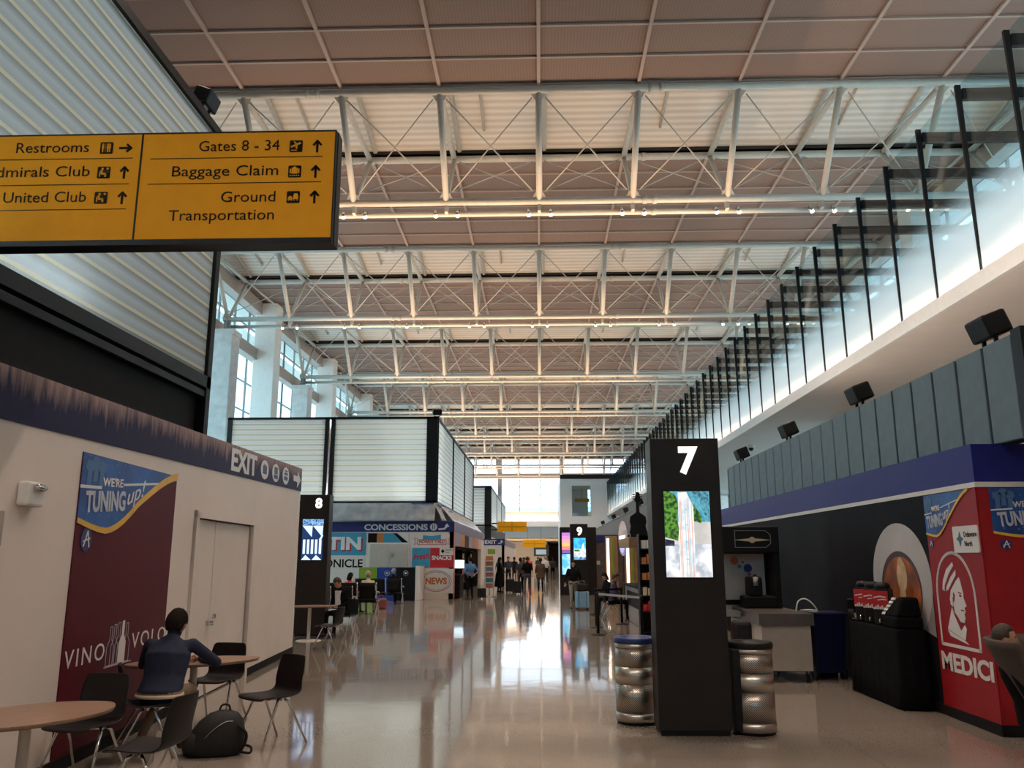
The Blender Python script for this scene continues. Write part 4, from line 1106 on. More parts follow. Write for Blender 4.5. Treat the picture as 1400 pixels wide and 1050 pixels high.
# shop opening in the kiosk's side: coloured print above, racks of goods below
t = thing('shop_print', 'row of coloured print panels over the open side of the concessions kiosk', 'sign', (XC, 0, 0))
for k, m in enumerate(('bright_red', 'lavender', 'orange', 'brown_cloth', 'lavender', 'orange', 'salmon', 'beige')):
    y = 37.5 + (k - 1) * 2.4 if k else 37.1
    MB().box(0.0, 0.03, y, (y + 2.38) if k else 37.49, 2.28 if k else 0.05, 2.87).build('print_panel', M[m if k else 'salmon'], t)
for k, (y, xo) in enumerate(((40.5, -0.7), (44.5, -0.5), (49.5, -0.5))):
    t = thing('goods_rack', ['black rack of bright snack bags just inside the open kiosk side', 'tall black shelf of magazines inside the open kiosk side', 'far black shelf of goods inside the open kiosk side'][k], 'rack', (XC + xo, y, 0))
    mb = MB().box(-0.3, 0.3, -0.9, 0.9, 0, 0.1)
    for z in (0.5, 0.9, 1.3, 1.7, 2.1): mb.box(-0.3, 0.3, -0.9, 0.9, z, z + 0.03)
    for yy in (-0.9, 0.88): mb.box(-0.3, 0.3, yy, yy + 0.03, 0, 2.15)
    mb.build('shelf_frame', M['black'], t)
    for z in (0.53, 0.93, 1.33, 1.73):
        g = MB()
        for j in range(8): g.box(-0.2, 0.24, -0.84 + j * 0.21, -0.84 + j * 0.21 + 0.17, z, z + rnd.uniform(0.16, 0.28))
        tag(g.build('packets', M[rnd.choice(['bright_red', 'orange', 'white_cloth', 'gold', 'lavender'])], t), kind='stuff')
t = thing('shop_counter', 'dark shop counter behind the man in the blue shirt', 'counter', (XC - 0.05, 38.5, 0))
bevel(MB().box(-0.5, 0.3, -0.9, 0.9, 0, 0.98).build('counter_body', M['black_matte'], t), 0.02)
MB().box(-0.55, 0.35, -0.95, 0.95, 0.98, 1.02).build('counter_top', M['black'], t)
t = thing('monitor', 'glowing white till screen on the dark shop counter', 'screen', (XC + 0.12, 38.2, 1.02))
MB().box(-0.28, 0.28, 0.0, 0.04, 0.26, 0.66).build('case', M['black'], t)
MB().box(-0.26, 0.26, -0.008, 0.0, 0.28, 0.64).build('screen', emit('till_screen', (0.75, 0.92, 1.0), 1.6), t)
MB().box(-0.03, 0.03, 0.0, 0.05, 0.02, 0.26).box(-0.12, 0.12, -0.08, 0.12, 0.0, 0.025).build('stand', M['black'], t)
t = thing('magazine_rack', 'slim steel rack of magazines in the passage beyond the kiosk corner', 'rack', (-2.35, 39.4, 0))
mb = MB().lathe([(0.30, 0), (0.30, 0.03), (0.03, 0.05)], n=16)
for sx in (-0.2, 0.2): mb.tube([(sx, 0, 0.03), (sx, 0, 1.75)], 0.018, 6)
mb.tube([(0, 0.02, 0.03), (0, 0.02, 0.4)], 0.03, 6)
for z in (0.35, 0.6, 0.85, 1.1, 1.35, 1.6): mb.box(-0.2, 0.2, -0.08, 0.06, z, z + 0.02)
mb.build('rack_frame', M['steel'], t)
for z in (0.37, 0.62, 0.87, 1.12, 1.37, 1.62):
    MB().obox((0, 0.0, z + 0.12), (0.34, 0.03, 0.2), (-0.15, 0, 0)).build('magazine_row', M[rnd.choice(['salmon', 'white_cloth', 'teal', 'orange', 'lavender'])], t)

# third light box and the far exit kiosk
t = thing('light_box', 'farthest white light box with a black corner post beyond the concessions kiosk', 'light box', (0, 66, 0))
MB().box(-9.0, -4.32, 0, 0.06, 4.3, 7.25).build('glass_panel', M['channel_fine'], t)
for a, b in ((0.2, 9), (9.2, 18), (18.2, 27)): MB().box(-3.92, -3.86, a, b, 4.3, 7.25).build('glass_panel', M['channel_fine'], t)
mb = MB().box(-9.2, -3.8, -0.08, 0.1, 7.2, 7.36).box(-9.2, -3.8, -0.08, 0.1, 4.2, 4.32).box(-4.34, -3.8, -0.08, 0.16, 4.2, 7.36)
mb.box(-3.95, -3.82, 0, 27, 7.2, 7.34).box(-3.95, -3.82, 0, 27, 4.2, 4.32)
for y in (9, 18, 27): mb.box(-3.95, -3.82, y, y + 0.2, 4.2, 7.3)
MB().box(-9.2, -3.97, 0.12, 27, 7.2, 7.3).box(-9.2, -9.1, 0.12, 27, 4.2, 7.2).box(-9.2, -3.97, 0.12, 27, 4.15, 4.25).build('casing', M['white_wall'], t)  # unseen cover added so the tubes do not leak light upwards
mb.box(-4.34, -3.82, 0, 0.5, 2.9, 4.3).box(-3.9, -3.82, 0.5, 27, 3.4, 4.3)
mb.build('frame', M['black'], t)
area_light('light_box_tube', (-6.5, 67.5, 4.4), (math.radians(-108), 0, 0), 4.5, 0.4, 2600, (0.95, 0.97, 1.0))
area_light('light_box_tube', (-5.2, 79, 4.4), (0, math.radians(-108), 0), 0.4, 24, 1800, (0.98, 0.98, 1.0))
s = structure('wall_exit_kiosk')
MB().box(-8, -2.6, 62, 62.2, 0, 3.1).box(-2.8, -2.6, 62, 90, 0, 3.1).box(-8, -2.6, 62, 90, 3.0, 3.1).build('wall_face', M['white_wall'], s)
MB().box(-8, -2.58, 61.97, 62, 2.66, 3.12).build('fascia', M['navy'], s)
MB().box(-2.6, -2.57, 61.97, 90, 2.66, 3.12).build('fascia', mat('grey_violet_band', (0.24, 0.19, 0.27), 0.45), s)
lettering('EXIT', M['white_print'], s, -4.05, 2.76, 0.25, 61.96, bold=0.05, width=0.85)
ar = stroke(MB(), [(-3.05, 2.78), (-2.88, 2.8), (-2.80, 2.88)], 0.07, 61.955, 61.965)
ar.plate([(-2.92, 2.88), (-2.68, 2.88), (-2.80, 3.04)], 61.955, 61.965).build('arrow', M['white_print'], s)
t = thing('wall_notice', 'yellow green notice on the white far exit kiosk', 'notice', (-3.55, 62, 2.2))
bevel(MB().box(-0.27, 0.27, -0.03, 0, -0.18, 0.18).build('board', M['lime'], t), 0.01)

# far hanging yellow signs
for pa, pb, Y, l in (((680, 727), (720, 713), 66.6, 'yellow hanging sign in the middle distance beside the farthest light box'), ((715, 748.5), (746, 738), 121.2, 'yellow hanging sign deepest down the hall, under the white header')):
    qa, qb = px(*pa, Y=Y), px(*pb, Y=Y); x0, z0, x1, z1 = qa.x, qa.z, qb.x, qb.z
    t = thing('hanging_sign', l, 'sign', ((x0 + x1) / 2, Y, 0))
    w_ = (x1 - x0) / 2
    MB().box(-w_, w_, 0, 0.15, z0, z1).build('board', M['sign_yellow'], t)
    mb = MB().box(-w_ * 0.9, -0.08, -0.012, 0, (z0 + z1) / 2 - 0.01, (z0 + z1) / 2 + 0.015).box(0.08, w_ * 0.9, -0.012, 0, (z0 + z1) / 2 - 0.01, (z0 + z1) / 2 + 0.015).box(-0.012, 0.012, -0.012, 0, z0, z1)
    mb.build('rule', M['ink'], t)
    mb = MB()
    if Y < 100:
        for z in (z0 + .15, z1 - .15): mb.box(-3.818 - (x0 + x1) / 2, -w_, 0.03, 0.12, z - .05, z + .05)
    else:
        for sx in (-1, 1): mb.tube([(sx * w_ * 0.6, 0.07, z1), (sx * w_ * 0.6, 0.07, 4.62), (sx * w_ * 0.6, 0.4, 6.16)], 0.02, 6)
    mb.build('hanger', M['black'], t)

# ------------------------------------------------------------------ big yellow direction sign
arrow_h = 0.058
t = thing('direction_sign', 'large yellow direction sign with black lettering hanging at upper left', 'sign', (0, 7.2, 0))
X0, X1, Z0, Z1, XD = -5.30, -1.93, 4.70, 5.78, -3.80
MB().box(X0, X1, 0, 0.05, Z0, Z1).build('yellow_face', M['sign_yellow'], t)
MB().box(X0, X1 + 0.02, 0.05, 0.20, Z0 - 0.05, Z1 + 0.015).box(X0, X1 + 0.012, -0.006, 0.05, Z0 - 0.055, Z0).box(X0, X1 + 0.012, -0.006, 0.05, Z1, Z1 + 0.012).box(X1, X1 + 0.012, -0.006, 0.05, Z0, Z1).box(XD - 0.008, XD + 0.008, -0.006, 0, Z0, Z1).build('black_case', M['black'], t)
MB().box(X0 - 0.035, X0 + 0.1, 0.06, 0.18, Z0 + 0.1, Z0 + 0.25).box(X0 - 0.035, X0 + 0.1, 0.06, 0.18, Z1 - 0.25, Z1 - 0.1).build('mounting_arm', M['black'], t)
S = lambda x, y: px(x, y, Y=7.2)


def up_arrow(mb, x, z, s, ang=0.0):
    ca, sa = math.cos(ang), math.sin(ang); R = lambda p: (x + p[0] * ca - p[1] * sa, z + p[0] * sa + p[1] * ca)
    stroke(mb, [R((0, -s)), R((0, s * 0.85))], 0.022, -0.004, 0); stroke(mb, [R((-s * .62, s * .25)), R((0, s * 0.95)), R((s * .62, s * .25))], 0.022, -0.004, 0)


rows_r = (('Gates 8 - 34', (272, 382), 207, 405, 434), ('Baggage Claim', (235, 380), 241.5, 403, 431.5), ('Ground', (302, 376), 276.5, 401, 430), ('Transportation', (230, 374), 302, None, None))
rows_l = (('Restrooms', (22, 121), 209.5, 146, 172), ('Admirals Club', (-23, 122), 243, 142, 170), ('United Club', (4, 117), 277.5, 138, 167))
arrows = MB()
for j, (txt, (a, b), yb_, ic, arx) in enumerate(rows_r + rows_l):
    p, q = S(a, yb_), S(b, yb_)
    lettering(txt, M['ink'], t, p.x, p.z, 0.108, -0.003, width=q.x - p.x, bold=-0.004, thick=0.002)
    if ic is None: continue
    p = S(ic, yb_ - 7); q = S(arx, yb_ - 7)
    tile = MB().plate(rrect(p.x - 0.062, p.x + 0.062, p.z - 0.06, p.z + 0.06, 0.012), -0.005, 0).build('icon_tile', M['ink'], t)
    g = MB(); X, Z = p.x, p.z; y0, y1 = -0.009, -0.005
    if j == 0:
        stroke(g, [(X - .045, Z - .008), (X + .04, Z + .03)], 0.018, y0, y1); g.plate([(X - .012, Z + .012), (X + .015, Z + .02), (X + .012, Z - .03), (X + .0, Z - .03)][::-1], y0, y1); g.plate([(X - .01, Z + .02), (X + .012, Z + .024), (X - .016, Z + .05), (X - .026, Z + .05)], y0, y1); g.plate(rect(X - .045, X + .01, Z - .048, Z - .04), y0, y1)
    elif j == 1:
        g.plate(rect(X - .028, X + .028, Z - .025, Z + .035), y0, y1).plate(rect(X - .046, X - .033, Z - .02, Z + .025), y0, y1).plate(rect(X + .033, X + .046, Z - .02, Z + .025), y0, y1).plate(rect(X - .012, X + .012, Z + .035, Z + .047), y0, y1)
        for k in range(5): g.plate(circ(X - .04 + k * .02, Z - .043, .006, 8), y0, y1)
    elif j == 2:
        g.plate(rrect(X - .05, X - .005, Z - .03, Z - .008, .005), y0, y1).plate([(X - .045, Z - .008), (X - .012, Z - .008), (X - .018, Z + .008), (X - .038, Z + .008)], y0, y1).plate(rrect(X + .0, X + .05, Z - .022, Z + .012, .005), y0, y1).plate([(X + .005, Z + .012), (X + .045, Z + .012), (X + .04, Z + .034), (X + .01, Z + .034)], y0, y1)
        for k in (-.042, -.014, .01, .04): g.plate(circ(X + k, Z - .032, .007, 8), y0, y1)
    elif j == 4:
        for k in (-.034, .034, .014): g.plate(circ(X + k, Z + .036, .009, 8), y0, y1); g.plate([(X + k - .009, Z - .01), (X + k + .009, Z - .01), (X + k + .011, Z + .024), (X + k - .011, Z + .024)], y0, y1); g.plate(rect(X + k - .006, X + k + .006, Z - .045, Z - .008), y0, y1)
        g.plate(rect(X - .012, X - .008, Z - .045, Z + .045), y0, y1)
    else:
        g.plate(circ(X - .012, Z + .036, .011, 10), y0, y1); stroke(g, [(X - .02, Z + .02), (X - .016, Z - .015), (X + .018, Z - .015), (X + .022, Z - .042)], .018, y0, y1); g.plate(rect(X - .04, X - .03, Z - .045, Z + .01), y0, y1); g.plate(circ(X + .038, Z + .036, .012, 10), y0, y1)
    g.build('pictogram', M['sign_yellow'], tile)
    up_arrow(arrows, q.x, q.z, 0.058, -PI / 2 if j == 4 else 0)
arrows.build('arrows', M['ink'], t)
rl = MB()
for a, b, y in ((206, 441, 217.5), (202, 439, 252), (0, 181, 219), (0, 176, 254), (0, 172, 288)):
    p, q = S(a, y), S(b, y); rl.box(p.x, q.x, -0.004, 0, p.z - 0.003, p.z + 0.003)
rl.build('rule', M['ink'], t)

# ------------------------------------------------------------------ gate pillars
def gate_pillar(num, label, x0, x1, y0, depth, zt, lean=0.0):
    t = thing('gate_pillar', label, 'pillar', ((x0 + x1) / 2, y0, 0))
    w_ = (x1 - x0) / 2
    bevel(MB().box(-w_, w_, 0, depth, 0.05, zt).build('pillar_body', M['pillar'], t), 0.008)
    MB().box(-w_ + 0.02, w_ - 0.02, 0.02, depth - 0.02, 0, 0.05).build('plinth', M['black'], t)
    return t, w_


t, w_ = gate_pillar(7, 'tall dark gate pillar with a white 7 and a bright screen, between two steel bins', 1.205, 1.945, 9.0, 0.40, 3.05)
lettering('7', M['glow_white'], t, 0.04, 2.68, 0.27, -0.006, align='CENTER', bold=0.06, thick=0.004)
sx0, sx1, sz0, sz1 = -0.24, 0.245, 1.575, 2.475
sc = MB().box(sx0 - 0.01, sx1 + 0.01, -0.006, 0, sz0 - 0.01, sz1 + 0.01).build('screen', M['black'], t)
W, Hh = sx1 - sx0, sz1 - sz0


def sp_(u, v): return (sx0 + u * W, sz0 + v * Hh)


def spoly(l, m, y, name='screen_picture'):
    MB().plate([sp_(*p) for p in l], y, y + 0.002).build(name, m, sc)


def noise_emit(name, c1, c2, scale, st, thr=(0.42, 0.58)):
    m, nt, N, L, P = nodes_of(name)
    tc = N.new('ShaderNodeTexCoord'); nz = N.new('ShaderNodeTexNoise'); nz.inputs['Scale'].default_value = scale; nz.inputs['Detail'].default_value = 5
    L.new(tc.outputs['Object'], nz.inputs['Vector']); r = N.new('ShaderNodeValToRGB')
    r.color_ramp.elements[0].position = thr[0]; r.color_ramp.elements[0].color = (*c1, 1); r.color_ramp.elements[1].position = thr[1]; r.color_ramp.elements[1].color = (*c2, 1)
    L.new(nz.outputs[0], r.inputs[0]); L.new(r.outputs[0], P.inputs['Emission Color']); P.inputs['Emission Strength'].default_value = st; P.inputs['Base Color'].default_value = (0.02, 0.02, 0.02, 1)
    return m


spoly([(0, 0), (1, 0), (1, .38), (0, .38)], noise_emit('screen_ground', (0.42, 0.46, 0.52), (0.82, 0.84, 0.86), 7, 1.0), -0.009)
spoly([(0, .38), (1, .38), (1, .64), (0, .64)], noise_emit('screen_road', (0.50, 0.49, 0.46), (0.66, 0.62, 0.58), 3, 1.0), -0.009)
spoly([(0, .64), (1, .64), (1, 1), (0, 1)], noise_emit('screen_sky', (0.04, 0.26, 0.36), (0.12, 0.40, 0.52), 18, 1.0), -0.009)
gm = noise_emit('screen_leaves', (0.015, 0.05, 0.01), (0.10, 0.30, 0.03), 26, 1.0)
spoly([(0, .46), (.28, .42), (.31, .55), (.27, .70), (.33, .80), (.26, .95), (.12, 1), (0, 1)], gm, -0.011)
spoly([(.62, .66), (.80, .62), (.82, .70), (.68, .82), (.60, .86)], gm, -0.011)
spoly([(.60, 1), (.98, 1), (.98, .66), (.86, .74), (.78, .90)], noise_emit('screen_branches', (0.03, 0.12, 0.16), (0.10, 0.36, 0.46), 30, 1.0), -0.0105)
spoly([(.0, .36), (.2, .36), (.2, .42), (0, .44)], noise_emit('screen_shade', (0.01, 0.012, 0.03), (0.05, 0.06, 0.12), 12, 1.0), -0.012)
spoly([(.30, 0), (.64, 0), (.64, .82), (.50, .99), (.31, .985)], noise_emit('screen_tower', (0.55, 0.62, 0.66), (0.80, 0.78, 0.74), 9, 1.1), -0.013)
lm = emit('screen_red_line', (0.72, 0.30, 0.24), 1.0); bm = emit('screen_blue_line', (0.30, 0.52, 0.62), 1.0)
for u, m in ((.33, lm), (.36, lm), (.45, bm), (.50, lm), (.53, bm), (.59, lm)): spoly([(u, 0), (u + .014, 0), (u + .014, .86), (u, .92)], m, -0.0145)
for v in (.2, .4, .6, .78): spoly([(.44, v), (.52, v), (.52, v + .012), (.44, v + .012)], bm, -0.0155)

t, w_ = gate_pillar(8, 'dark gate pillar with a white 8 and a blue patterned screen, behind the white wall corner', -5.68, -4.97, 19.6, 0.36, 3.24)
lettering('8', M['glow_white'], t, 0.10, 2.93, 0.22, -0.006, align='CENTER', bold=0.06, thick=0.004)
wm = emit('pattern_white', (0.62, 0.80, 1.0), 1.1); nm = emit('pattern_navy', (0.012, 0.04, 0.14), 0.8)
sc = MB().box(-0.28, 0.26, -0.008, 0, 1.70, 2.68).build('screen', M['black'], t)
sx0, sx1, sz0, sz1 = -0.26, 0.24, 1.72, 2.66; W, Hh = sx1 - sx0, sz1 - sz0
spoly([(0, 0), (1, 0), (1, 1), (0, 1)], nm, -0.011)
spoly([(0, .85), (1, .85), (1, 1), (0, 1)], noise_emit('pattern_dots', (0.01, 0.05, 0.2), (0.3, 0.6, 1.0), 34, 1.0), -0.013)
for a in (0, .5): spoly([(a, .84), (a + .48, .84), (a + .46, .56)][::-1], wm, -0.013)
for k in range(5): spoly([(.06 + k * .19, .15), (.06 + k * .19 + .11, .15), (.06 + k * .19 + .11, .50), (.06 + k * .19, .50)], wm, -0.013)
spoly([(.80, .50), (.91, .50), (1, .60), (.95, .62)], wm, -0.013)
for a in (0, .5): spoly([(a, .0), (a + .46, .0), (a + .2, .12)], wm, -0.013)

t, w_ = gate_pillar(9, 'dark gate pillar with a white 9 and a colourful screen in the middle distance', 1.29, 2.02, 35.4, 0.6, 3.16)
lettering('9', M['glow_white'], t, 0.02, 2.70, 0.32, -0.006, align='CENTER', bold=0.06, thick=0.004)
sc = MB().box(-0.25, 0.29, -0.008, 0, 1.66, 2.60).build('screen', M['black'], t)
sx0, sx1, sz0, sz1 = -0.23, 0.27, 1.68, 2.58; W, Hh = sx1 - sx0, sz1 - sz0
spoly([(0, .5), (1, .5), (1, 1), (0, 1)], noise_emit('picture_sky', (0.03, 0.30, 0.62), (0.06, 0.55, 0.85), 6, 1.2), -0.011)
spoly([(0, .12), (1, .12), (1, .5), (0, .5)], noise_emit('picture_snow', (0.45, 0.55, 0.62), (0.85, 0.86, 0.9), 9, 1.1), -0.011)
spoly([(0, 0), (1, 0), (1, .12), (0, .12)], noise_emit('picture_blue', (0.03, 0.10, 0.25), (0.2, 0.5, 0.8), 9, 1.0), -0.011)
spoly([(.05, .38), (.5, .38), (.5, .46), (.05, .46)], gm, -0.013)
spoly([(.62, .5), (.9, .5), (.84, .78), (.72, .7)], noise_emit('picture_white', (0.7, 0.72, 0.75), (0.95, 0.95, 0.95), 9, 1.1), -0.013)
t = thing('screen_wall', 'wide black screen block with a sunset picture behind the pillar numbered 9', 'screen', (0, 41.0, 0))
bevel(MB().box(0.98, 2.75, 0, 0.8, 0.0, 3.22).build('block_body', M['pillar'], t), 0.01)
f = MB().box(1.06, 1.62, -0.01, 0, 0.95, 2.98).build('screen', M['black'], t)
sc = f; sx0, sx1 = 1.08, 1.60
sz0, sz1 = 1.98, 2.96; W, Hh = sx1 - sx0, sz1 - sz0
for k, c in enumerate(((0.25, 0.10, 0.35), (0.75, 0.25, 0.20), (0.95, 0.50, 0.16), (0.90, 0.36, 0.35), (0.72, 0.25, 0.55), (0.45, 0.20, 0.62))):
    spoly([(0, k / 6), (1, k / 6), (1, (k + 1) / 6), (0, (k + 1) / 6)], emit('sunset_%s' % 'abcdef'[k], c, 1.1), -0.013)
sz0, sz1 = 0.97, 1.94; W, Hh = sx1 - sx0, sz1 - sz0
spoly([(0, 0), (1, 0), (1, 1), (0, 1)], noise_emit('picture_lake', (0.10, 0.50, 0.80), (0.45, 0.80, 0.95), 3, 1.1), -0.013)

# ------------------------------------------------------------------ furniture and bins
def litter_bin(label, loc, rz, top):
    t = thing('litter_bin', label, 'bin', loc, rz)
    r = 0.225
    def ring(name, z0, z1, m, dr=0.0):
        return MB().lathe([(r + dr, z0), (r + dr, z1)], n=40).build(name, m, t)
    ring('steel_band', 0.03, 0.12, M['steel'], 0.004); ring('perforated_band', 0.12, 0.42, M['perf']); ring('steel_band', 0.42, 0.60, M['steel'], 0.002)
    ring('perforated_band', 0.60, 0.80, M['perf']); ring('steel_band', 0.80, 0.845, M['steel'], 0.004)
    MB().lathe([(r - 0.01, 0.0), (r - 0.01, 0.04)], n=32).build('base', M['black'], t)
    MB().lathe([(r + 0.008, 0.845), (r + 0.012, 0.86), (r + 0.012, 0.895), (r, 0.91), (r - 0.05, 0.905), (r - 0.07, 0.86), (0.0, 0.84)], n=40).build('rim', top, t)
    return t


litter_bin('steel perforated litter bin with a blue rim, left of the pillar numbered 7', (1.06, 9.72, 0), 0.4, M['blue_rim'])
t = litter_bin('steel litter bin with black side and rim, right of the pillar numbered 7', (2.215, 9.22, 0), 0.0, M['black'])
bevel(MB().box(-0.235, -0.05, -0.17, 0.17, 0.03, 0.85).build('side_panel', M['black'], t), 0.02)

# shell chair
SH = [(0.235, 0.425), (0.225, 0.445), (0.18, 0.452), (0.06, 0.442), (-0.06, 0.437), (-0.14, 0.442), (-0.185, 0.465), (-0.205, 0.50), (-0.222, 0.56), (-0.24, 0.64), (-0.258, 0.72), (-0.272, 0.79), (-0.277, 0.815)]
WD = [0.215, 0.225, 0.232, 0.236, 0.236, 0.232, 0.228, 0.226, 0.224, 0.221, 0.216, 0.205, 0.18]


def make_chair(label, group=None):
    t = thing('shell_chair', label, 'chair', (0, 0, 0), 0, group)
    P = []
    for (y, z), w in zip(SH, WD):
        row = []
        back = z > 0.5
        for j in range(9):
            u = -1 + j / 4
            dy = 0.03 * (u * u) if back else 0.0
            dz = 0.016 * (u ** 4) if not back else 0.0
            row.append((u * w, y + dy, z + dz))
        P.append(row)
    o = MB().grid(P).build('shell', M['shell'], t)
    m = o.modifiers.new('thickness', 'SOLIDIFY'); m.thickness = 0.014; m.offset = 0
    m = o.modifiers.new('smooth', 'SUBSURF'); m.levels = 1; m.render_levels = 1
    for sx in (-1, 1):
        for ty, fy in ((0.035, 0.24), (-0.035, -0.27)):
            MB().tube([(sx * 0.17, ty, 0.425), (sx * 0.195, ty + (fy - ty) * 0.12, 0.405), (sx * 0.245, fy, 0.0)], [0.012, 0.013, 0.010], 8).build('leg', M['chrome'], t)
    MB().tube([(-0.175, 0.0, 0.423), (0.175, 0.0, 0.423)], 0.013, 8).box(-0.12, 0.12, -0.1, 0.12, 0.422, 0.432).build('seat_support', M['chrome'], t)
    return t


chair0 = make_chair('x')
used = [False]


def chair(x, y, rz, label, group='dark shell chairs with chrome legs'):
    c = chair0 if not used[0] else copy_tree(chair0)
    used[0] = True
    c.location = (x, y, 0); c.rotation_euler = (0, 0, rz); c['label'] = label; c['group'] = group
    return c


def cafe_table(label, x, y, rz, a=0.66, b=0.40, h=0.74):
    t = thing('cafe_table', label, 'table', (x, y, 0), rz)
    pts = []
    for k in range(56):
        th = 2 * PI * k / 56
        c, s_ = math.cos(th), math.sin(th)
        pts.append((a * math.copysign(abs(c) ** 0.92, c), b * math.copysign(abs(s_) ** 1.25, s_)))
    MB().slab(pts, h - 0.012, h).slab([(p[0] * 0.985, p[1] * 0.985) for p in pts], h - 0.024, h - 0.0125).build('tabletop', M['brown_table'], t)
    MB().slab([(p[0] * 0.99, p[1] * 0.99) for p in pts], h - 0.0262, h - 0.0245).build('tabletop_underside', M['black'], t)
    MB().lathe([(0.055, 0.02), (0.038, 0.08), (0.036, h - 0.05), (0.09, h - 0.027)], n=18).build('pedestal', M['table_post'], t)
    MB().lathe([(0.27, 0.0), (0.27, 0.008), (0.25, 0.016), (0.05, 0.03)], n=28).build('base', M['table_post'], t)
    return t


cafe_table('walnut cafe table the man in the navy sweater leans on', -3.56, 8.80, math.radians(33), 0.66, 0.36)
cafe_table('walnut cafe table cut by the left picture edge in the foreground', -3.48, 5.83, math.radians(58), 0.60, 0.42)
chair(-2.66, 8.53, math.radians(142), 'empty dark shell chair standing right of the black backpack')
chair(-3.62, 9.62, math.radians(172), 'dark shell chair behind the table, between the table and the white doors')
chair(-3.66, 8.02, math.radians(-62), 'dark shell chair the man in the navy sweater sits on')
chair(-2.82, 6.28, math.radians(86), 'dark shell chair in the foreground seen from its side, nearest the camera')
chair(-3.72, 7.05, math.radians(172), 'dark shell chair behind the foreground table, in front of the burgundy poster')
cafe_table('small cafe table at the foot of the pillar numbered 8', -5.05, 18.6, 0.2, 0.60, 0.38)
chair(-4.22, 15.75 + 1.3, math.radians(80), 'dark shell chair just past the corner of the white wall, before the pillar numbered 8')
chair(-4.56, 19.9, math.radians(150), 'dark shell chair under the man in the dark suit')

# lounge chair at the right edge
t = thing('lounge_chair', 'brown felt wing lounge chair cut by the right picture edge', 'chair', (4.56, 7.92, 0), math.radians(-122))
P = []
for j in range(13):
    v = j / 12
    row = []
    for i in range(17):
        a = -1.25 + 2.5 * i / 16
        flare = 0.15 + 0.31 * v ** 0.8
        z = 0.30 + 0.76 * v 
        row.append((math.sin(a) * flare * 1.12, -math.cos(a) * flare * 0.95 - 0.10 * v + 0.06, z))
    P.append(row)
o = MB().grid(P).build('wing_back', M['felt_brown'], t)
m = o.modifiers.new('thickness', 'SOLIDIFY'); m.thickness = 0.035; m.offset = 1
o = MB().ell((0, 0.08, 0.37), (0.30, 0.32, 0.09), nu=20).build('seat', M['felt_brown'], t)
MB().tube([(0, 0.05, 0.04), (0, 0.05, 0.32)], 0.03, 12).build('column', M['chrome'], t)
for k in range(4):
    a = PI / 4 + k * PI / 2
    MB().tube([(0, 0.05, 0.055), (0.36 * math.cos(a), 0.05 + 0.36 * math.sin(a), 0.018)], [0.022, 0.014], 8).build('leg', M['chrome'], t)

# black clothed sampling table with urns
t = thing('clothed_table', 'table draped to the floor in black cloth before the coffee mural', 'table', (4.47, 11.30, 0))
n = 60; rings = []
def ring_pts(z, g, wob):
    out = []
    for (x0, y0, x1, y1, m_) in ((-0.17, -0.78, 0.17, -0.78, 10), (0.17, -0.78, 0.17, 0.78, 26), (0.17, 0.78, -0.17, 0.78, 10), (-0.17, 0.78, -0.17, -0.78, 26)):
        for k in range(m_):
            u = k / m_
            x, y = x0 + (x1 - x0) * u, y0 + (y1 - y0) * u
            nx, ny = (0, math.copysign(1, y0)) if y0 == y1 else (math.copysign(1, x0), 0)
            w = g + 0.35 * wob * math.sin(u * m_ * 1.7 + (1 if x0 == x1 else 0))
            out.append((x + nx * w, y + ny * w, z))
    return out
rings = [ring_pts(z, g, w) for z, g, w in ((0.015, 0.03, 0.012), (0.3, 0.012, 0.010), (0.6, 0.006, 0.006), (0.90, 0.0, 0.0), (0.93, -0.01, 0.0))]
MB().loft(rings).build('tablecloth', M['black_cloth'], t)
for sx in (-0.13, 0.13):
    for sy in (-0.72, 0.72): MB().tube([(sx, sy, 0), (sx, sy, 0.9)], 0.02, 8).build('leg', M['chrome'], t)


def urn(x, y, label):
    t = thing('coffee_urn', label, 'coffee urn', (x, y, 0.93), -PI / 2 + 0.75, 'coffee urns on the black clothed table')
    bevel(MB().box(-0.10, 0.10, -0.09, 0.09, 0.0, 0.46).build('urn_body', M['black'], t), 0.02)
    MB().lathe([(0.095, 0.46), (0.10, 0.49), (0.07, 0.53), (0.02, 0.54)], n=16).build('lid', M['black'], t)
    a = MB().box(-0.102, 0.102, -0.094, -0.088, 0.20, 0.43).build('red_label', M['bright_red'], t)
    g = MB()
    for k in range(7): g.box(-0.095 + k * 0.027, -0.075 + k * 0.027, -0.098, -0.094, 0.20, 0.225 + 0.03 * ((k * 37) % 5) / 4)
    stroke(g, [(-0.08, 0.345), (0.0, 0.36), (0.07, 0.352)], 0.016, -0.098, -0.094); stroke(g, [(-0.03, 0.315), (0.03, 0.325), (0.08, 0.32)], 0.012, -0.098, -0.094)
    g.build('label_print', M['white_print'], a)
    MB().tube([(0, -0.09, 0.08), (0, -0.14, 0.08), (0, -0.14, 0.04)], 0.012, 8).build('tap', M['chrome'], t)


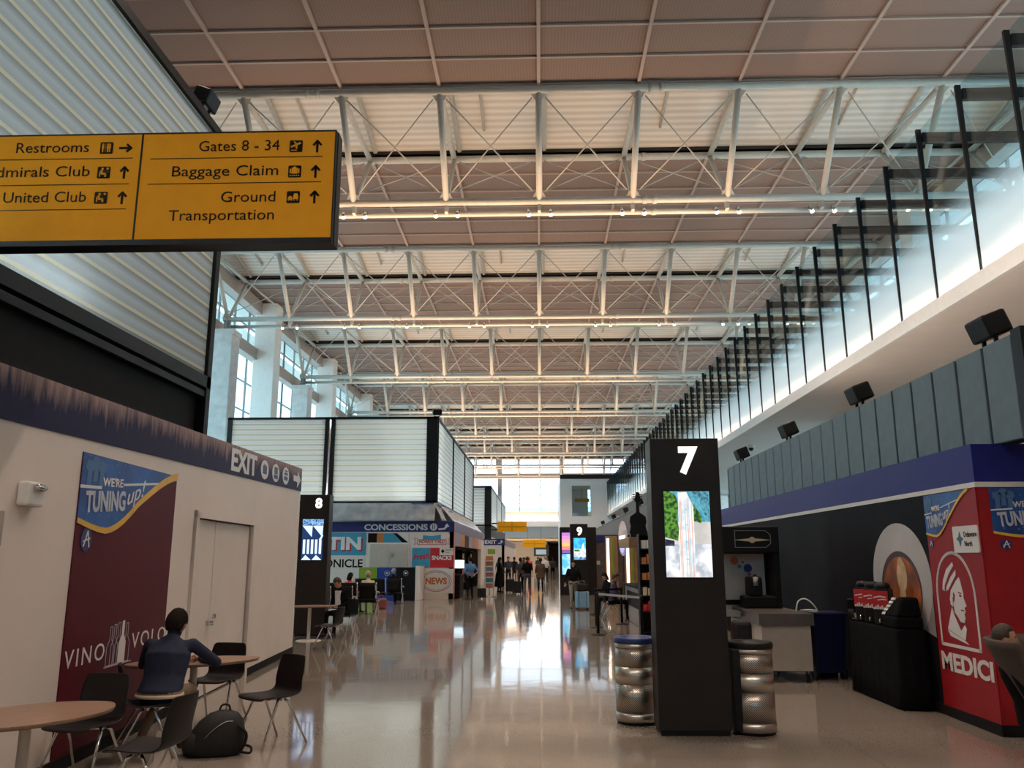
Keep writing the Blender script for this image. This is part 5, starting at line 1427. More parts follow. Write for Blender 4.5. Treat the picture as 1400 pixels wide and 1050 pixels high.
urn(4.42, 11.78, 'black coffee urn with a red label, farthest of three on the black clothed table')
urn(4.42, 11.47, 'black coffee urn with a red label, middle of three on the black clothed table')
urn(4.42, 11.14, 'black coffee urn with a red label, nearest of three on the black clothed table')
t = thing('tip_box', 'clear plastic box with banknotes at the left end of the black clothed table', 'box', (4.41, 12.0, 0.93))
mb = MB()
for a_ in ((-.11, .11, -.11, -.105, 0, .30), (-.11, .11, .105, .11, 0, .30), (-.11, -.105, -.11, .11, 0, .30), (.105, .11, -.11, .11, 0, .30), (-.11, .11, -.11, .11, 0, .006), (-.11, .11, -.11, .11, .295, .30)): mb.box(*a_)
mb.build('clear_case', M['clear_plastic'], t)
mb = MB()
for k in range(9): mb.obox((rnd.uniform(-.06, .06), rnd.uniform(-.06, .06), 0.02 + k * 0.010), (0.08, 0.035, 0.004), (rnd.uniform(-.4, .4), rnd.uniform(-.4, .4), rnd.uniform(0, 3)))
tag(mb.build('banknotes', M['cream_cloth'], t), kind='stuff')
t = thing('draped_rack', 'black cloth draped dispenser stepping down on the near end of the clothed table', 'dispenser', (4.47, 10.72, 0.93))
mb = MB().slab([(-0.17, -0.19), (0.17, -0.19), (0.17, 0.24), (-0.17, 0.24)], 0, 0.14)
mb.loft([[(-0.16, -0.18, 0.14), (0.16, -0.18, 0.14), (0.16, 0.22, 0.14), (-0.16, 0.22, 0.14)], [(-0.05, -0.15, 0.37), (0.15, -0.15, 0.37), (0.15, 0.02, 0.37), (-0.05, 0.02, 0.37)]], smooth=False)
bevel(mb.build('drape', M['black_cloth'], t), 0.03)
mb = MB()
for k in range(5): mb.obox((-0.145 + k * 0.018, 0.19 - k * 0.035, 0.165 + k * 0.045), (0.035, 0.06, 0.015), (0, -0.8, 0.4))
mb.build('cup_lids', M['white_cloth'], t)

# drinks cart
t = thing('drinks_cart', 'cream drinks cart with a dark hood and steel counter beside the mural wall', 'cart', (3.55, 13.2, 0))
bevel(MB().box(-0.30, 0.42, -0.45, 1.3, 0.16, 0.80).build('cabinet', M['cream_panel'], t), 0.01)
MB().box(-0.36, -0.30, 0.02, 1.25, 0.18, 0.80).build('door', M['white_print'], t)
MB().box(-0.34, 0.46, -0.50, 1.35, 0.80, 0.97).build('counter', mat('dull_steel', (0.20, 0.17, 0.15), 0.4, 0.6), t)
MB().box(-0.9, -0.36, 0.5, 1.35, 0.86, 0.94).box(-0.95, 0.2, 1.2, 1.42, 0.86, 1.0).build('side_counter', M['steel'], t)
for sx in (-0.22, 0.34):
    for sy in (-0.38, 1.2): MB().tube([(sx, sy, 0.16), (sx, sy, 0.10)], 0.015, 6).tube([(sx - 0.02, sy, 0.055), (sx + 0.02, sy, 0.055)], 0.055, 14).build('wheel', M['black'], t)
bevel(MB().box(-0.95, 0.38, 0.75, 1.4, 1.85, 2.28).build('hood', M['black'], t), 0.02)
g = MB(); cx, cz = -0.06, 2.06
g.plate(circ(cx, cz, 0.05, 16), 0.735, 0.75); g.plate([(cx - .3, cz), (cx - .05, cz - .025), (cx + .05, cz - .025), (cx + .3, cz), (cx + .05, cz + .025), (cx - .05, cz + .025)], 0.738, 0.75)
g.build('hood_emblem', M['cream_cloth'], t)
g = MB(); l = [(cx - .28, cz - .12), (cx + .22, cz - .12), (cx + .30, cz - .05), (cx + .30, cz + .08), (cx + .22, cz + .15), (cx - .28, cz + .15)]
stroke(g, l + [l[0]], 0.008, 0.742, 0.75).build('emblem_outline', M['grey_steel'], t)
MB().box(-0.95, 0.38, 1.34, 1.40, 0.97, 1.86).box(0.30, 0.38, 0.8, 1.36, 0.97, 1.86).box(-0.95, -0.82, 0.9, 1.36, 0.97, 1.86).build('back_panel', M['black'], t)
pp = MB().box(-0.42, 0.26, 1.31, 1.34, 1.08, 1.84).build('poster_panel', M['white_print'], t)
for u, v, r, m in ((-.24, 1.72, .065, 'orange'), (-.02, 1.60, .07, 'royal'), (-.16, 1.63, .035, 'teal'), (.09, 1.46, .04, 'bright_red'), (.12, 1.36, .04, 'lime'), (.0, 1.50, .03, 'salmon'), (-.10, 1.70, .022, 'teal'), (.17, 1.25, .03, 'orange')):
    MB().plate(circ(u, v, r, 18), 1.30, 1.312).build('dot_print', M[m], pp)
t = thing('coffee_machine', 'black coffee machine on the drinks cart in front of the dotted poster', 'coffee machine', (3.60, 13.95, 0.97))
bevel(MB().box(-0.30, 0.25, 0.0, 0.30, 0.0, 0.20).box(-0.20, 0.02, 0.0, 0.3, 0.2, 0.5).build('machine_body', M['black'], t), 0.03)
MB().tube([(-0.1, -0.03, 0.36), (-0.1, -0.03, 0.50)], 0.04, 12).build('hopper', M['grey_steel'], t)
MB().tube([(0.05, 0.1, 0.2), (0.15, 0.05, 0.12), (0.24, 0.02, 0.05)], 0.015, 8).build('spout', M['black_matte'], t)
t = thing('cup_stack', 'stack of clear cups at the left of the drinks cart counter', 'cups', (2.92, 13.95, 0.95))
MB().lathe([(0.035, 0), (0.05, 0.32), (0.045, 0.33)], n=14).build('cups', M['white_cloth'], t)
t = thing('cable', 'loop of white cable lying on the end of the drinks cart', 'cable', (3.93, 12.95, 0.97))
pts = [(-0.1, 0.0, 0.012), (-0.06, 0, 0.16), (0.05, 0, 0.20), (0.16, 0, 0.12), (0.22, 0.02, 0.012), (0.10, 0.05, 0.02), (-0.02, 0.03, 0.03), (0.08, -0.02, 0.04), (0.2, 0.0, 0.03), (0.16, 0.05, 0.02), (0.0, 0.06, 0.03)]
def smooth_path(p, k=4):
    p = [Vector(q) for q in p]; out = []
    for i in range(len(p) - 1):
        a, b, c, d = p[max(i - 1, 0)], p[i], p[i + 1], p[min(i + 2, len(p) - 1)]
        for j in range(k):
            u = j / k
            out.append(0.5 * ((2 * b) + (c - a) * u + (2 * a - 5 * b + 4 * c - d) * u * u + (3 * b - a - 3 * c + d) * u ** 3))
    return out + [p[-1]]
MB().tube(smooth_path(pts), 0.011, 6).build('cable_run', M['white_print'], t)
t = thing('wheeled_bin', 'dark blue wheeled bin between the drinks cart and the mural', 'bin', (4.32, 13.25, 0))
MB().loft([[(-.20, -.22, .10), (.20, -.22, .10), (.20, .22, .10), (-.20, .22, .10)], [(-.25, -.27, .92), (.25, -.27, .92), (.25, .27, .92), (-.25, .27, .92)]], smooth=False).build('bin_body', M['bin_blue'], t)
bevel(MB().box(-.27, .27, -.29, .29, .92, .97).build('lid', M['bin_blue'], t), 0.02)
for sx in (-.2, .2): MB().tube([(sx - .03, -.15, .09), (sx + .03, -.15, .09)], .09, 16).build('wheel', M['black'], t)
MB().box(-.2, .2, .1, .22, 0, .1).build('foot', M['bin_blue'], t)
t = thing('red_display', 'narrow red display panel behind the pillar numbered 7, beside the cart', 'display', (2.45, 12.2, 0))
bevel(MB().box(-0.20, 0.14, -0.05, 0.2, 0, 1.14).build('panel', M['bright_red'], t), 0.015)
t = thing('rolling_case', 'small black upright case standing on the floor beside the red display', 'case', (2.78, 12.0, 0))
bevel(MB().box(-.13, .13, -.12, .12, 0.36, .92).build('case_body', M['bag'], t), 0.05)
MB().box(-.12, .12, -.10, .10, 0, .38).build('stand', M['black'], t)

# backpack on the floor
t = thing('backpack', 'black backpack standing on the floor beside the man at the table', 'bag', (-2.99, 8.06, 0), 0.25)
def bring(z, cx, rx, ry, n=20, p=2.6):
    return [(cx + rx * math.copysign(abs(math.cos(2 * PI * k / n)) ** (2 / p), math.cos(2 * PI * k / n)), ry * math.copysign(abs(math.sin(2 * PI * k / n)) ** (2 / p), math.sin(2 * PI * k / n)), z) for k in range(n)]
MB().loft([bring(0.0, -.01, .20, .12), bring(.03, -.01, .245, .15), bring(.14, -.01, .25, .16), bring(.22, .005, .235, .158), bring(.30, .025, .195, .14), bring(.36, .04, .13, .10), bring(.385, .045, .06, .05)]).build('bag_body', M['bag'], t)
MB().loft([bring(.02, -.19, .10, .13), bring(.12, -.20, .115, .14), bring(.20, -.17, .09, .12), bring(.235, -.15, .04, .07)]).build('front_pocket', M['bag'], t)
MB().tube(smooth_path([(.0, 0, .37), (.02, 0, .43), (.08, 0, .43), (.10, 0, .365)]), 0.011, 6).build('carry_handle', M['black_matte'], t)
MB().tube(smooth_path([(.17, -.1, .27), (.26, -.13, .2), (.25, -.12, .10), (.21, -.1, .05)]), 0.014, 6).tube(smooth_path([(.2, -.05, .03), (.30, -.08, .02), (.30, -.02, .06), (.22, 0, .08)]), 0.012, 6).build('shoulder_strap', M['black_matte'], t)
MB().tube(smooth_path([(-.10, -.155, .17), (-.02, -.165, .25), (.08, -.15, .31), (.16, -.1, .30)]), 0.004, 5).build('zip', M['steel'], t)


# rows of gate seats
def make_seat_row(n):
    t = thing('seat_row', 'x', 'seat row', (0, 0, 0))
    for k in range(n):
        x = -0.62 * k
        o = bevel(MB().obox((x - 0.30, 0.02, 0.43), (0.52, 0.50, 0.05), (0.05, 0, 0)).build('seat', M['black_matte'], t), 0.015)
        P = [[(x - 0.56 + 0.52 * i / 4, -0.235 - 0.10 * v - 0.02 * math.sin(PI * i / 4), 0.47 + 0.50 * v) for i in range(5)] for v in (0, .25, .5, .75, 1)]
        o = MB().grid(P).build('backrest', M['black_matte'], t); m = o.modifiers.new('thickness', 'SOLIDIFY'); m.thickness = 0.04
    for k in range(n + 1):
        x = -0.62 * k + 0.01
        MB().tube(smooth_path([(x, -0.36, 0.99), (x, -0.31, 0.72), (x, -0.27, 0.47), (x, -0.05, 0.36), (x, 0.2, 0.40)]), 0.019, 8).build('side_frame', M['chrome'], t)
        MB().tube(smooth_path([(x, -0.30, 0.60), (x, -0.16, 0.68), (x, 0.12, 0.67), (x, 0.2, 0.62)]), 0.020, 8).build('armrest', M['chrome'], t)
    for x in (-0.0, -0.62 * n + 0.02):
        MB().tube(smooth_path([(x, -0.30, 0.0), (x, -0.24, 0.06), (x, -0.06, 0.30), (x, 0.0, 0.36)]), 0.02, 8).tube(smooth_path([(x, 0.28, 0.0), (x, 0.2, 0.06), (x, 0.04, 0.30), (x, 0, 0.36)]), 0.02, 8).build('leg', M['chrome'], t)
    MB().box(-0.62 * n, 0.03, -0.03, 0.03, 0.34, 0.39).build('beam', M['black'], t)
    return t


sr = make_seat_row(3)
for k, (x, y, l) in enumerate(((-5.30, 24.2, 'row of black gate seats with chrome frames, nearest the pillar numbered 8'), (-5.28, 27.6, 'second row of black gate seats, under the people in coral and cream shirts'), (-5.35, 33.0, 'third row of black gate seats, with the brick red bag beside it'))):
    c = sr if k == 0 else copy_tree(sr)
    c.location = (x, y, 0); c['label'] = l; c['group'] = 'rows of black gate seats'
    c['category'] = 'seats'
t = thing('handbag', 'brick red bag on the floor under the third row of gate seats', 'bag', (-5.62, 29.9, 0))
bevel(MB().box(-.22, .22, -.10, .10, 0, .36).build('bag_body', M['red_bag'], t), 0.05)
MB().tube(smooth_path([(-.1, 0, .34), (-.08, 0, .46), (.08, 0, .46), (.1, 0, .34)]), .012, 6).build('handle', M['red_bag'], t)


def suitcase(label, x, y, rz, m, h=0.62, w=0.42, hh=0.35):
    t = thing('suitcase', label, 'suitcase', (x, y, 0), rz)
    bevel(MB().box(-w / 2, w / 2, -0.12, 0.12, 0.06, 0.06 + h).build('shell', m, t), 0.04, 3)
    g = MB()
    for k in (-0.3, 0.3): g.box(w * k - 0.008, w * k + 0.008, -0.128, 0.128, 0.09, 0.03 + h)
    g.build('groove', M['black'], t)
    for sx in (-1, 1):
        for sy in (-1, 1): MB().tube([(sx * w * .38 - .015, sy * .08, .03), (sx * w * .38 + .015, sy * .08, .03)], .03, 10).build('wheel', M['black'], t)
    MB().tube([(-.09, 0.06, .06 + h), (-.09, 0.06, .06 + h + hh), (.09, 0.06, .06 + h + hh), (.09, 0.06, .06 + h)], 0.011, 6).build('pull_handle', M['steel'], t)
    return t


suitcase('pale blue hard suitcase standing beside the woman in black', 1.47, 29.9, 0.15, M['pale_blue'], 0.56, 0.46)
t = thing('travel_bag', 'black soft bag resting on top of the pale blue suitcase', 'bag', (1.47, 29.9, 0.62), 0.15)
bevel(MB().box(-.20, .20, -.13, .03, 0.0, .26).build('bag_body', M['bag'], t), 0.05)
MB().tube(smooth_path([(-.08, -.05, .25), (-.05, -.05, .31), (.05, -.05, .31), (.08, -.05, .25)]), .01, 6).build('strap', M['bag'], t)
suitcase('black suitcase behind the woman in the long black coat', -1.55, 43.9, 0.5, M['bag'], 0.62, 0.42)
suitcase('black suitcase on the left of the couple walking away', -1.12, 41.8, 0.1, M['bag'], 0.58, 0.40)
suitcase('dark suitcase at the feet of the man in the blue shirt', -2.55, 37.2, 0.6, M['bag'], 0.40, 0.34)


# queue posts
def stanchion(x, y, label):
    t = thing('queue_post', label, 'post', (x, y, 0), 0, 'queue posts')
    MB().lathe([(0.18, 0), (0.18, 0.015), (0.05, 0.035), (0.03, 0.04)], n=24).build('base', M['black'], t)
    MB().lathe([(0.032, 0.035), (0.032, 0.90), (0.04, 0.90), (0.04, 0.98), (0.02, 0.99)], n=14).build('post', M['black'], t)


stanchion(1.36, 20.2, 'black queue post nearest the camera, left of the pillar numbered 7')
stanchion(1.46, 22.3, 'black queue post standing right behind the nearest queue post')
stanchion(2.22, 23.4, 'black queue post in front of the cafe counter')
stanchion(2.16, 18.3, 'black queue post half hidden by the pillar numbered 7')
for k, (a, b, l) in enumerate((((1.36, 20.2), (2.16, 18.3), 'pale queue belt running from the nearest post towards the pillar numbered 7'), ((1.46, 22.3), (2.22, 23.4), 'dark queue belt between the two farther posts'))):
    t = thing('queue_belt', l, 'belt', (a[0], a[1], 0))
    d_ = Vector((b[0] - a[0], b[1] - a[1], 0)); L_ = d_.length; t.rotation_euler.z = math.atan2(d_.y, d_.x)
    MB().box(0.042, L_ - 0.042, -0.002, 0.002, 0.91, 0.96).build('belt', M['beam' if k == 0 else 'black_cloth'], t)

# cafe on the right, beyond the pillar
s = structure('wall_cafe')
MB().box(5.2, 5.4, 21.8, 98, 0, 3.0).box(5.2, 10.8, 21.8, 22.0, 0, 3.0).box(5.2, 16, 60, 98, 2.9, 3.0).build('wall_face', mat('cafe_wall', (0.16, 0.13, 0.115), 0.6, var=0.15), s)
t = thing('slat_screen', 'grey slatted screen above the cafe on the right, beyond the pillar numbered 7', 'screen', (5.0, 0, 0))
MB().box(0, 0.1, 30, 80, 2.98, 4.2).build('slat_panel', M['slat_grey'], t)
MB().box(-0.02, 0.12, 30, 80, 4.2, 4.26).box(-0.02, 0.2, 30, 80, 2.9, 2.98).build('rail', M['black'], t)
for y, o_ in ((36, 'nearest'), (42, 'second'), (49, 'third'), (57, 'fourth'), (67, 'farthest')):
    floodlight((5.04, y, 4.26), -PI / 2, 'black floodlight on the slatted screen over the cafe, %s one' % o_, 'floodlights on the slatted screen')
t = thing('cafe_counter', 'dark cafe counter with a pale top behind the queue posts', 'counter', (2.86, 23.0, 0))
bevel(MB().box(-0.30, 0.4, -1.6, 2.6, 0, 0.98).build('counter_body', M['panel_rib'], t), 0.02)
MB().box(-0.36, 0.46, -1.7, 2.7, 0.98, 1.03).build('counter_top', M['black_matte'], t)
MB().box(-0.31, -0.30, -1.3, 2.2, 0.45, 0.85).build('dark_recess', M['black'], t)
t = thing('till_monitor', 'black till screen standing on the cafe counter', 'screen', (2.82, 22.6, 1.03))
bevel(MB().box(-.22, .22, 0, .05, .12, .62).build('case', M['black'], t), 0.01)
MB().box(-.05, .05, 0, .06, 0, .13).box(-.12, .12, -.08, .12, 0, .02).build('stand', M['black'], t)
t = thing('goods_shelf', 'tall shelf of packets between the cafe counter and the pillar numbered 7', 'shelf', (2.62, 19.6, 0))
mb = MB().box(-0.32, 0.6, 0.25, 0.3, 0, 2.3)
for z in (0.1, 0.55, 0.9, 1.25, 1.6, 1.95, 2.28): mb.box(-0.32, 0.6, -0.15, 0.3, z, z + 0.03)
for x in (-0.34, 0.58): mb.box(x, x + 0.03, -0.15, 0.3, 0, 2.3)
mb.build('shelf_frame', M['black'], t)
for z in (0.58, 0.93, 1.28, 1.63, 1.98):
    g = MB()
    for j in range(7): g.box(-0.28 + j * 0.12, -0.28 + j * 0.12 + 0.10, -0.1, 0.2, z, z + rnd.uniform(0.14, 0.24))
    tag(g.build('packets', M[rnd.choice(['bright_red', 'white_cloth', 'teal', 'orange', 'cream_cloth'])], t), kind='stuff')
t = thing('timber_canopy', 'timber canopy over the cafe counter under the black guitar', 'canopy', (2.75, 23.6, 0))
bevel(MB().box(-0.32, 0.75, -0.5, 2.4, 2.06, 2.32).build('fascia_board', M['wood'], t), 0.01)
MB().box(-0.34, -0.32, 0.4, 1.9, 2.32, 2.40).build('light_strip', M['lamp_warm'], t)
for sy in (-0.4, 2.3): MB().box(0.6, 0.7, sy - .05, sy + .05, 0, 2.08).build('post', M['black'], t)
t = thing('guitar_sign', 'big black guitar silhouette standing on the timber canopy', 'sign', (2.80, 23.9, 2.32))
gp = [(-.22, .02), (-.10, -.0), (.10, -.0), (.22, .02), (.25, .16), (.21, .33), (.24, .46), (.22, .60), (.10, .68), (.05, .72), (.045, 1.0), (.10, 1.06), (.08, 1.16), (.06, 1.28), (-.03, 1.30), (-.06, 1.16), (-.09, 1.06), (-.045, 1.0), (-.05, .72), (-.10, .68), (-.22, .60), (-.24, .46), (-.21, .33), (-.25, .16)]
bevel(MB().plate(gp, 0, 0.09).build('guitar_body', M['black'], t), 0.015)
g = MB()
for k in range(3):
    for sx in (-1, 1): g.tube([(sx * .06, .045, 1.10 + k * .06), (sx * .14, .045, 1.10 + k * .06)], .016, 6)
g.build('tuning_peg', M['black'], t)
t = thing('paddle_sign', 'tall glowing oval sign in front of the cafe', 'sign', (2.98, 30.2, 0))
MB().plate(ell_pts(0, 2.45, .16, .62, 30), 0, .06).build('sign_face', noise_emit('paddle_face', (0.45, 0.36, 0.34), (0.62, 0.52, 0.46), 3, 0.55), t)
MB().plate(ell_pts(0, 2.2, .13, .28, 24), -.006, 0).build('blue_glow_panel', noise_emit('paddle_blue', (0.20, 0.22, 0.75), (0.55, 0.55, 0.95), 4, 0.9), t)
MB().tube([(0, .03, 0.02), (0, .03, 1.9)], .014, 8).lathe([(.15, 0), (.15, .012), (.03, .03)], (0, .03, 0), 18).build('stand', M['black'], t)
for x, y, z0, z1, l in ((2.55, 30.5, 0.6, 2.45, 'tall vertical light panel beside the glowing oval sign'), (3.05, 28.5, 0.5, 2.35, 'tall vertical light panel under the timber canopy end')):
    t = thing('lit_pylon', l, 'lamp', (x, y, 0))
    MB().box(-.14, -.05, -.02, 0, z0, z1).build('glowing_face', emit('panel_glow', (1.0, 0.86, 0.70), 2.2), t)
    bevel(MB().box(-.18, .26, 0, .12, 0, z1 + .08).build('timber_back', M['wood'], t), 0.01)
    MB().box(.02, .10, -.01, 0, z0, z1).build('green_strip', M['lime'], t)
t = thing('storefront', 'dark shop front with brown panels deep behind the cafe', 'storefront', (2.9, 45, 0))
MB().box(-0.6, 2.2, 0, 0.2, 0, 2.6).build('panel', mat('shop_panel', (0.10, 0.075, 0.07), 0.5, var=0.2), t)
MB().box(-0.6, 2.2, -0.03, 0, 2.6, 2.95).build('fascia_board', M['navy'], t)
MB().box(-0.3, 0.3, -0.02, 0, 1.4, 1.6).build('pale_mark', M['cream_panel'], t)
# lit shop fronts along the right side of the passage, beyond the screen block
t = thing('storefront', 'row of narrow dark shop front fins with lit edges along the far right passage', 'storefront', (2.2, 48, 0))
for k in range(6):
    MB().box(0, .3, k * 8, k * 8 + .5, 0, 3.4).build('fin', M['black'], t)
    if k % 2: MB().box(-.03, 0, k * 8 + .1, k * 8 + .35, 0.05, 3.2).build('lit_edge', M['lamp_warm'], t)
MB().box(.3, .5, 0, 49, 0, 3.4).build('back_wall', M['beige'], t)
t = thing('security_camera', 'small white dome camera under the gallery soffit', 'camera', (9.2, 36, 6.55))
MB().lathe([(0.16, 0), (0.16, -0.06), (0.11, -0.12)], n=18).build('mount', M['white_print'], t)
MB().ell((0, 0, -0.14), (0.11, 0.11, 0.12)).build('dome', M['black'], t)

# ------------------------------------------------------------------ people
def seg_dist(p, a, b):
    ab = b - a; d = ab.dot(ab)
    u = 0 if d < 1e-9 else max(0, min(1, (p - a).dot(ab) / d))
    return (p - (a + ab * u)).length, u


def stand_pose(step=0.0, arm_l=0.0, arm_r=0.0, sp=0.03):
    """Joint positions for a 1.75 m figure facing +Y."""
    J = dict(pelvis=(0, 0, .95), waist=(0, 0.0, 1.08), chest=(0, -.005, 1.28), neck=(0, -.01, 1.46), head=(0, .02, 1.63))
    for s_, n in ((-1, 'l'), (1, 'r')):
        st = step * s_
        J['hip' + n] = (s_ * .09, 0, .92); J['knee' + n] = (s_ * .10, st * .5 + .03, .50); J['ankle' + n] = (s_ * .11, st - .02, .09 + (0.05 if st < -0.1 else 0)); J['toe' + n] = (s_ * .13, st + .16, .035 + (0.0))
        ar = arm_l if n == 'l' else arm_r
        J['sho' + n] = (s_ * .175, -.01, 1.42); J['elb' + n] = (s_ * (.225 + sp), -.03 + ar * .35, 1.15); J['wri' + n] = (s_ * (.235 + sp), .03 + ar, .92 + abs(ar) * .5); J['tip' + n] = (s_ * (.23 + sp), .05 + ar * 1.15, .76 + abs(ar) * .75)
    return J


def sit_pose(lean=0.0, seat=0.46, arms='lap', nod=0.0):
    h = seat + 0.09
    J = dict(pelvis=(0, 0, h), waist=(0, .02 + lean * .3, h + .14), chest=(0, .02 + lean * .7, h + .35), neck=(0, .01 + lean, h + .52), head=(0, .05 + lean * 1.2 + nod, h + .68 - nod * .4))
    for s_, n in ((-1, 'l'), (1, 'r')):
        J['hip' + n] = (s_ * .09, .02, h - .02); J['knee' + n] = (s_ * .13, .44, h - .02); J['ankle' + n] = (s_ * .13, .46, .09); J['toe' + n] = (s_ * .14, .64, .035)
        J['sho' + n] = (s_ * .175, .01 + lean * .92, h + .47)
        if arms == 'lap': J['elb' + n] = (s_ * .24, .08 + lean * .7, h + .21); J['wri' + n] = (s_ * .11, .30 + lean * .4, h + .13); J['tip' + n] = (s_ * .04, .42 + lean * .4, h + .14)
        elif arms == 'table': J['elb' + n] = (s_ * .30, .24 + lean, h + .24); J['wri' + n] = (s_ * .12, .46 + lean, h + .25); J['tip' + n] = (s_ * .02, .56 + lean, h + .25)
    return J


PRS = []


def person(label, loc, rz, J, H=1.75, shirt='black_cloth', pants='black_cloth', skin='skin', hair='hair_dark', shoe='shoe', style='short', long_sleeve=True, voxel=0.026, coat=None, fem=False, group=None, heavy=1.0, limb=None, hs=1.0):
    k = H / 1.75
    V = {n: Vector(p) * k for n, p in J.items()}
    t = thing('person', label, 'person', loc, rz, group)
    mats = [M[skin], M[shirt], M[pants], M[shoe], M['eye'], M['lips']]
    mb = MB(); prim = []

    def cap(a, b, ra, rb, mi, n=12):
        a, b = Vector(a), Vector(b); ra *= k; rb *= k
        mb.tube([a, a.lerp(b, .5), b], [ra, (ra + rb) / 2, rb], n); mb.ell(a, (ra,) * 3, nu=n, nv=8); mb.ell(b, (rb,) * 3, nu=n, nv=8)
        prim.append((a, b, ra, rb, mi))

    def torso(rings, mi):
        R = []
        for c, rx, ry, tilt in rings:
            c = Vector(c)
            R.append([(c.x + rx * k * math.cos(2 * PI * q / 18), c.y + ry * k * math.sin(2 * PI * q / 18) * math.cos(tilt), c.z + ry * k * math.sin(2 * PI * q / 18) * math.sin(tilt)) for q in range(18)])
        mb.loft(R)
        for (c1, x1, y1, _), (c2, x2, y2, _) in zip(rings[:-1], rings[1:]): prim.append((Vector(c1), Vector(c2), (x1 + y1) / 2 * k * 1.12, (x2 + y2) / 2 * k * 1.12, mi))

    P_, W_, C_, N_, Hd = V['pelvis'], V['waist'], V['chest'], V['neck'], V['head']
    up = (N_ - W_).normalized(); tilt = -math.atan2(up.y, up.z)
    hw = heavy; lw_ = limb or heavy; kb = k; kh = k * hs
    sit = V['kneel'].z > V['hipl'].z - 0.2 * k
    torso([(P_ - Vector((0, 0, .10 * k)), .150, .115, 0), (P_, .172 * hw, .125 * hw, tilt * .5)], 2)
    torso([(P_ + Vector((0, 0, .02 * k)), .170 * hw, .125 * hw, tilt * .4), (W_, (.140 if fem else .158) * hw, .108 * hw, tilt), (C_, .178 * hw, .125 * hw, tilt), (C_.lerp(N_, .55), .185, .105, tilt), (C_.lerp(N_, .82), .13, .08, tilt), (N_ + up * .015 * k, .062, .06, tilt)], 1)
    cap(N_ - up * .05 * k, N_.lerp(Hd, .55), .056, .050, 0)
    fwd = Vector((0, 1, 0)); hv = (Hd - N_).normalized(); hf = (fwd - hv * fwd.dot(hv)).normalized(); hsd = hf.cross(hv)
    hrot = Matrix((hsd, hf, hv)).transposed().to_euler()
    def hp(a, b, c): return Hd + hsd * a * kh + hf * b * kh + hv * c * kh
    mb.ell(Hd + hv * .02 * kh, (.078 * kh, .098 * kh, .112 * kh), hrot); prim.append((Hd, Hd + hv * .02 * k, .095 * k, .1 * k, 0))
    mb.ell(hp(0, .022, -.062), (.056 * kh, .070 * kh, .055 * kh), hrot); prim.append((hp(0, .02, -.06), hp(0, .03, -.07), .065 * k, .06 * k, 0))
    mb.tube([hp(0, .085, .025), hp(0, .118, -.022), hp(0, .09, -.03)], [.010 * kh, .017 * kh, .010 * kh], 8)
    for s_ in (-1, 1): mb.ell(hp(s_ * .079, -.008, -.005), (.012 * kh, .022 * kh, .034 * kh), hrot, nu=8, nv=6)
    for n, s_ in (('l', -1), ('r', 1)):
        cap(V['sho' + n], V['elb' + n], .056 * lw_, .046 * lw_, 1)
        if long_sleeve: cap(V['elb' + n], V['wri' + n].lerp(V['elb' + n], .06), .044, .033, 1)
        else: cap(V['elb' + n], V['wri' + n], .040, .027, 0)
        cap(V['sho' + n].lerp(C_, .25), V['sho' + n], .07, .058, 1)
        wv = V['wri' + n]; hd_ = (V['tip' + n] - wv); L = hd_.length; hd_.normalize()
        cap(wv, wv + hd_ * .03 * k, .026, .028, 0)
        pm = wv + hd_ * .065 * k
        mb.ell(pm, (.040 * k, .022 * k, .048 * k), hd_.to_track_quat('Z', 'X').to_euler(), nu=10, nv=7); prim.append((wv + hd_ * .03 * k, wv + hd_ * .10 * k, .04 * k, .035 * k, 0))
        cap(V['hip' + n], V['knee' + n], .084 * hw, .058, 2); cap(V['knee' + n], V['ankle' + n], .056, .042, 2)
        a, to = V['ankle' + n], V['toe' + n]
        heel = a + Vector((0, -.035 * k, -.045 * k))
        cap(heel, heel.lerp(to, .5) + Vector((0, 0, .005)), .042, .042, 3); cap(heel.lerp(to, .5), to, .044, .034, 3)
    if coat:
        rr = coat
        torso([(Vector((0, P_.y - .01, (N_.z / k - rr[0]) * k)), rr[1], rr[2], 0), (Vector((0, P_.y, P_.z - .05 * k)), (rr[1] + .19) / 2, (rr[2] + .14) / 2, 0), (W_, .19, .14, 0), (C_, .20, .14, 0)], 1)
    tmp = mb.build('body', mats)
    m = tmp.modifiers.new('merge', 'REMESH'); m.mode = 'VOXEL'; m.voxel_size = voxel * k; m.use_smooth_shade = True
    m = tmp.modifiers.new('soften', 'SMOOTH'); m.factor = 0.5; m.iterations = 3 if voxel > .02 else 4
    dg = bpy.context.evaluated_depsgraph_get()
    me = bpy.data.meshes.new_from_object(tmp.evaluated_get(dg)); old = tmp.data
    bpy.data.objects.remove(tmp); bpy.data.meshes.remove(old)
    me.name = 'body'; me.materials.clear()
    for q in mats: me.materials.append(q)
    minz = min(v.co.z for v in me.vertices)
    for v in me.vertices: v.co.z -= minz if not sit else 0
    for f in me.polygons:
        c = f.center; best = 1e9; bi = 1
        for a, b, ra, rb, mi in prim:
            d, u = seg_dist(c, a, b); d -= ra + (rb - ra) * u
            if d < best: best, bi = d, mi
        f.material_index = bi; f.use_smooth = True
    # eyes, mouth and fingers join the same mesh
    bm = bmesh.new(); bm.from_mesh(me)
    ex = MB()
    for s_ in (-1, 1): ex.ell(hp(s_ * .030, .084, .022), (.012 * k, .008 * k, .007 * k), hrot, nu=8, nv=6, mi=4)
    ex.ell(hp(0, .090, -.066), (.022 * k, .006 * k, .006 * k), hrot, nu=8, nv=6, mi=5)
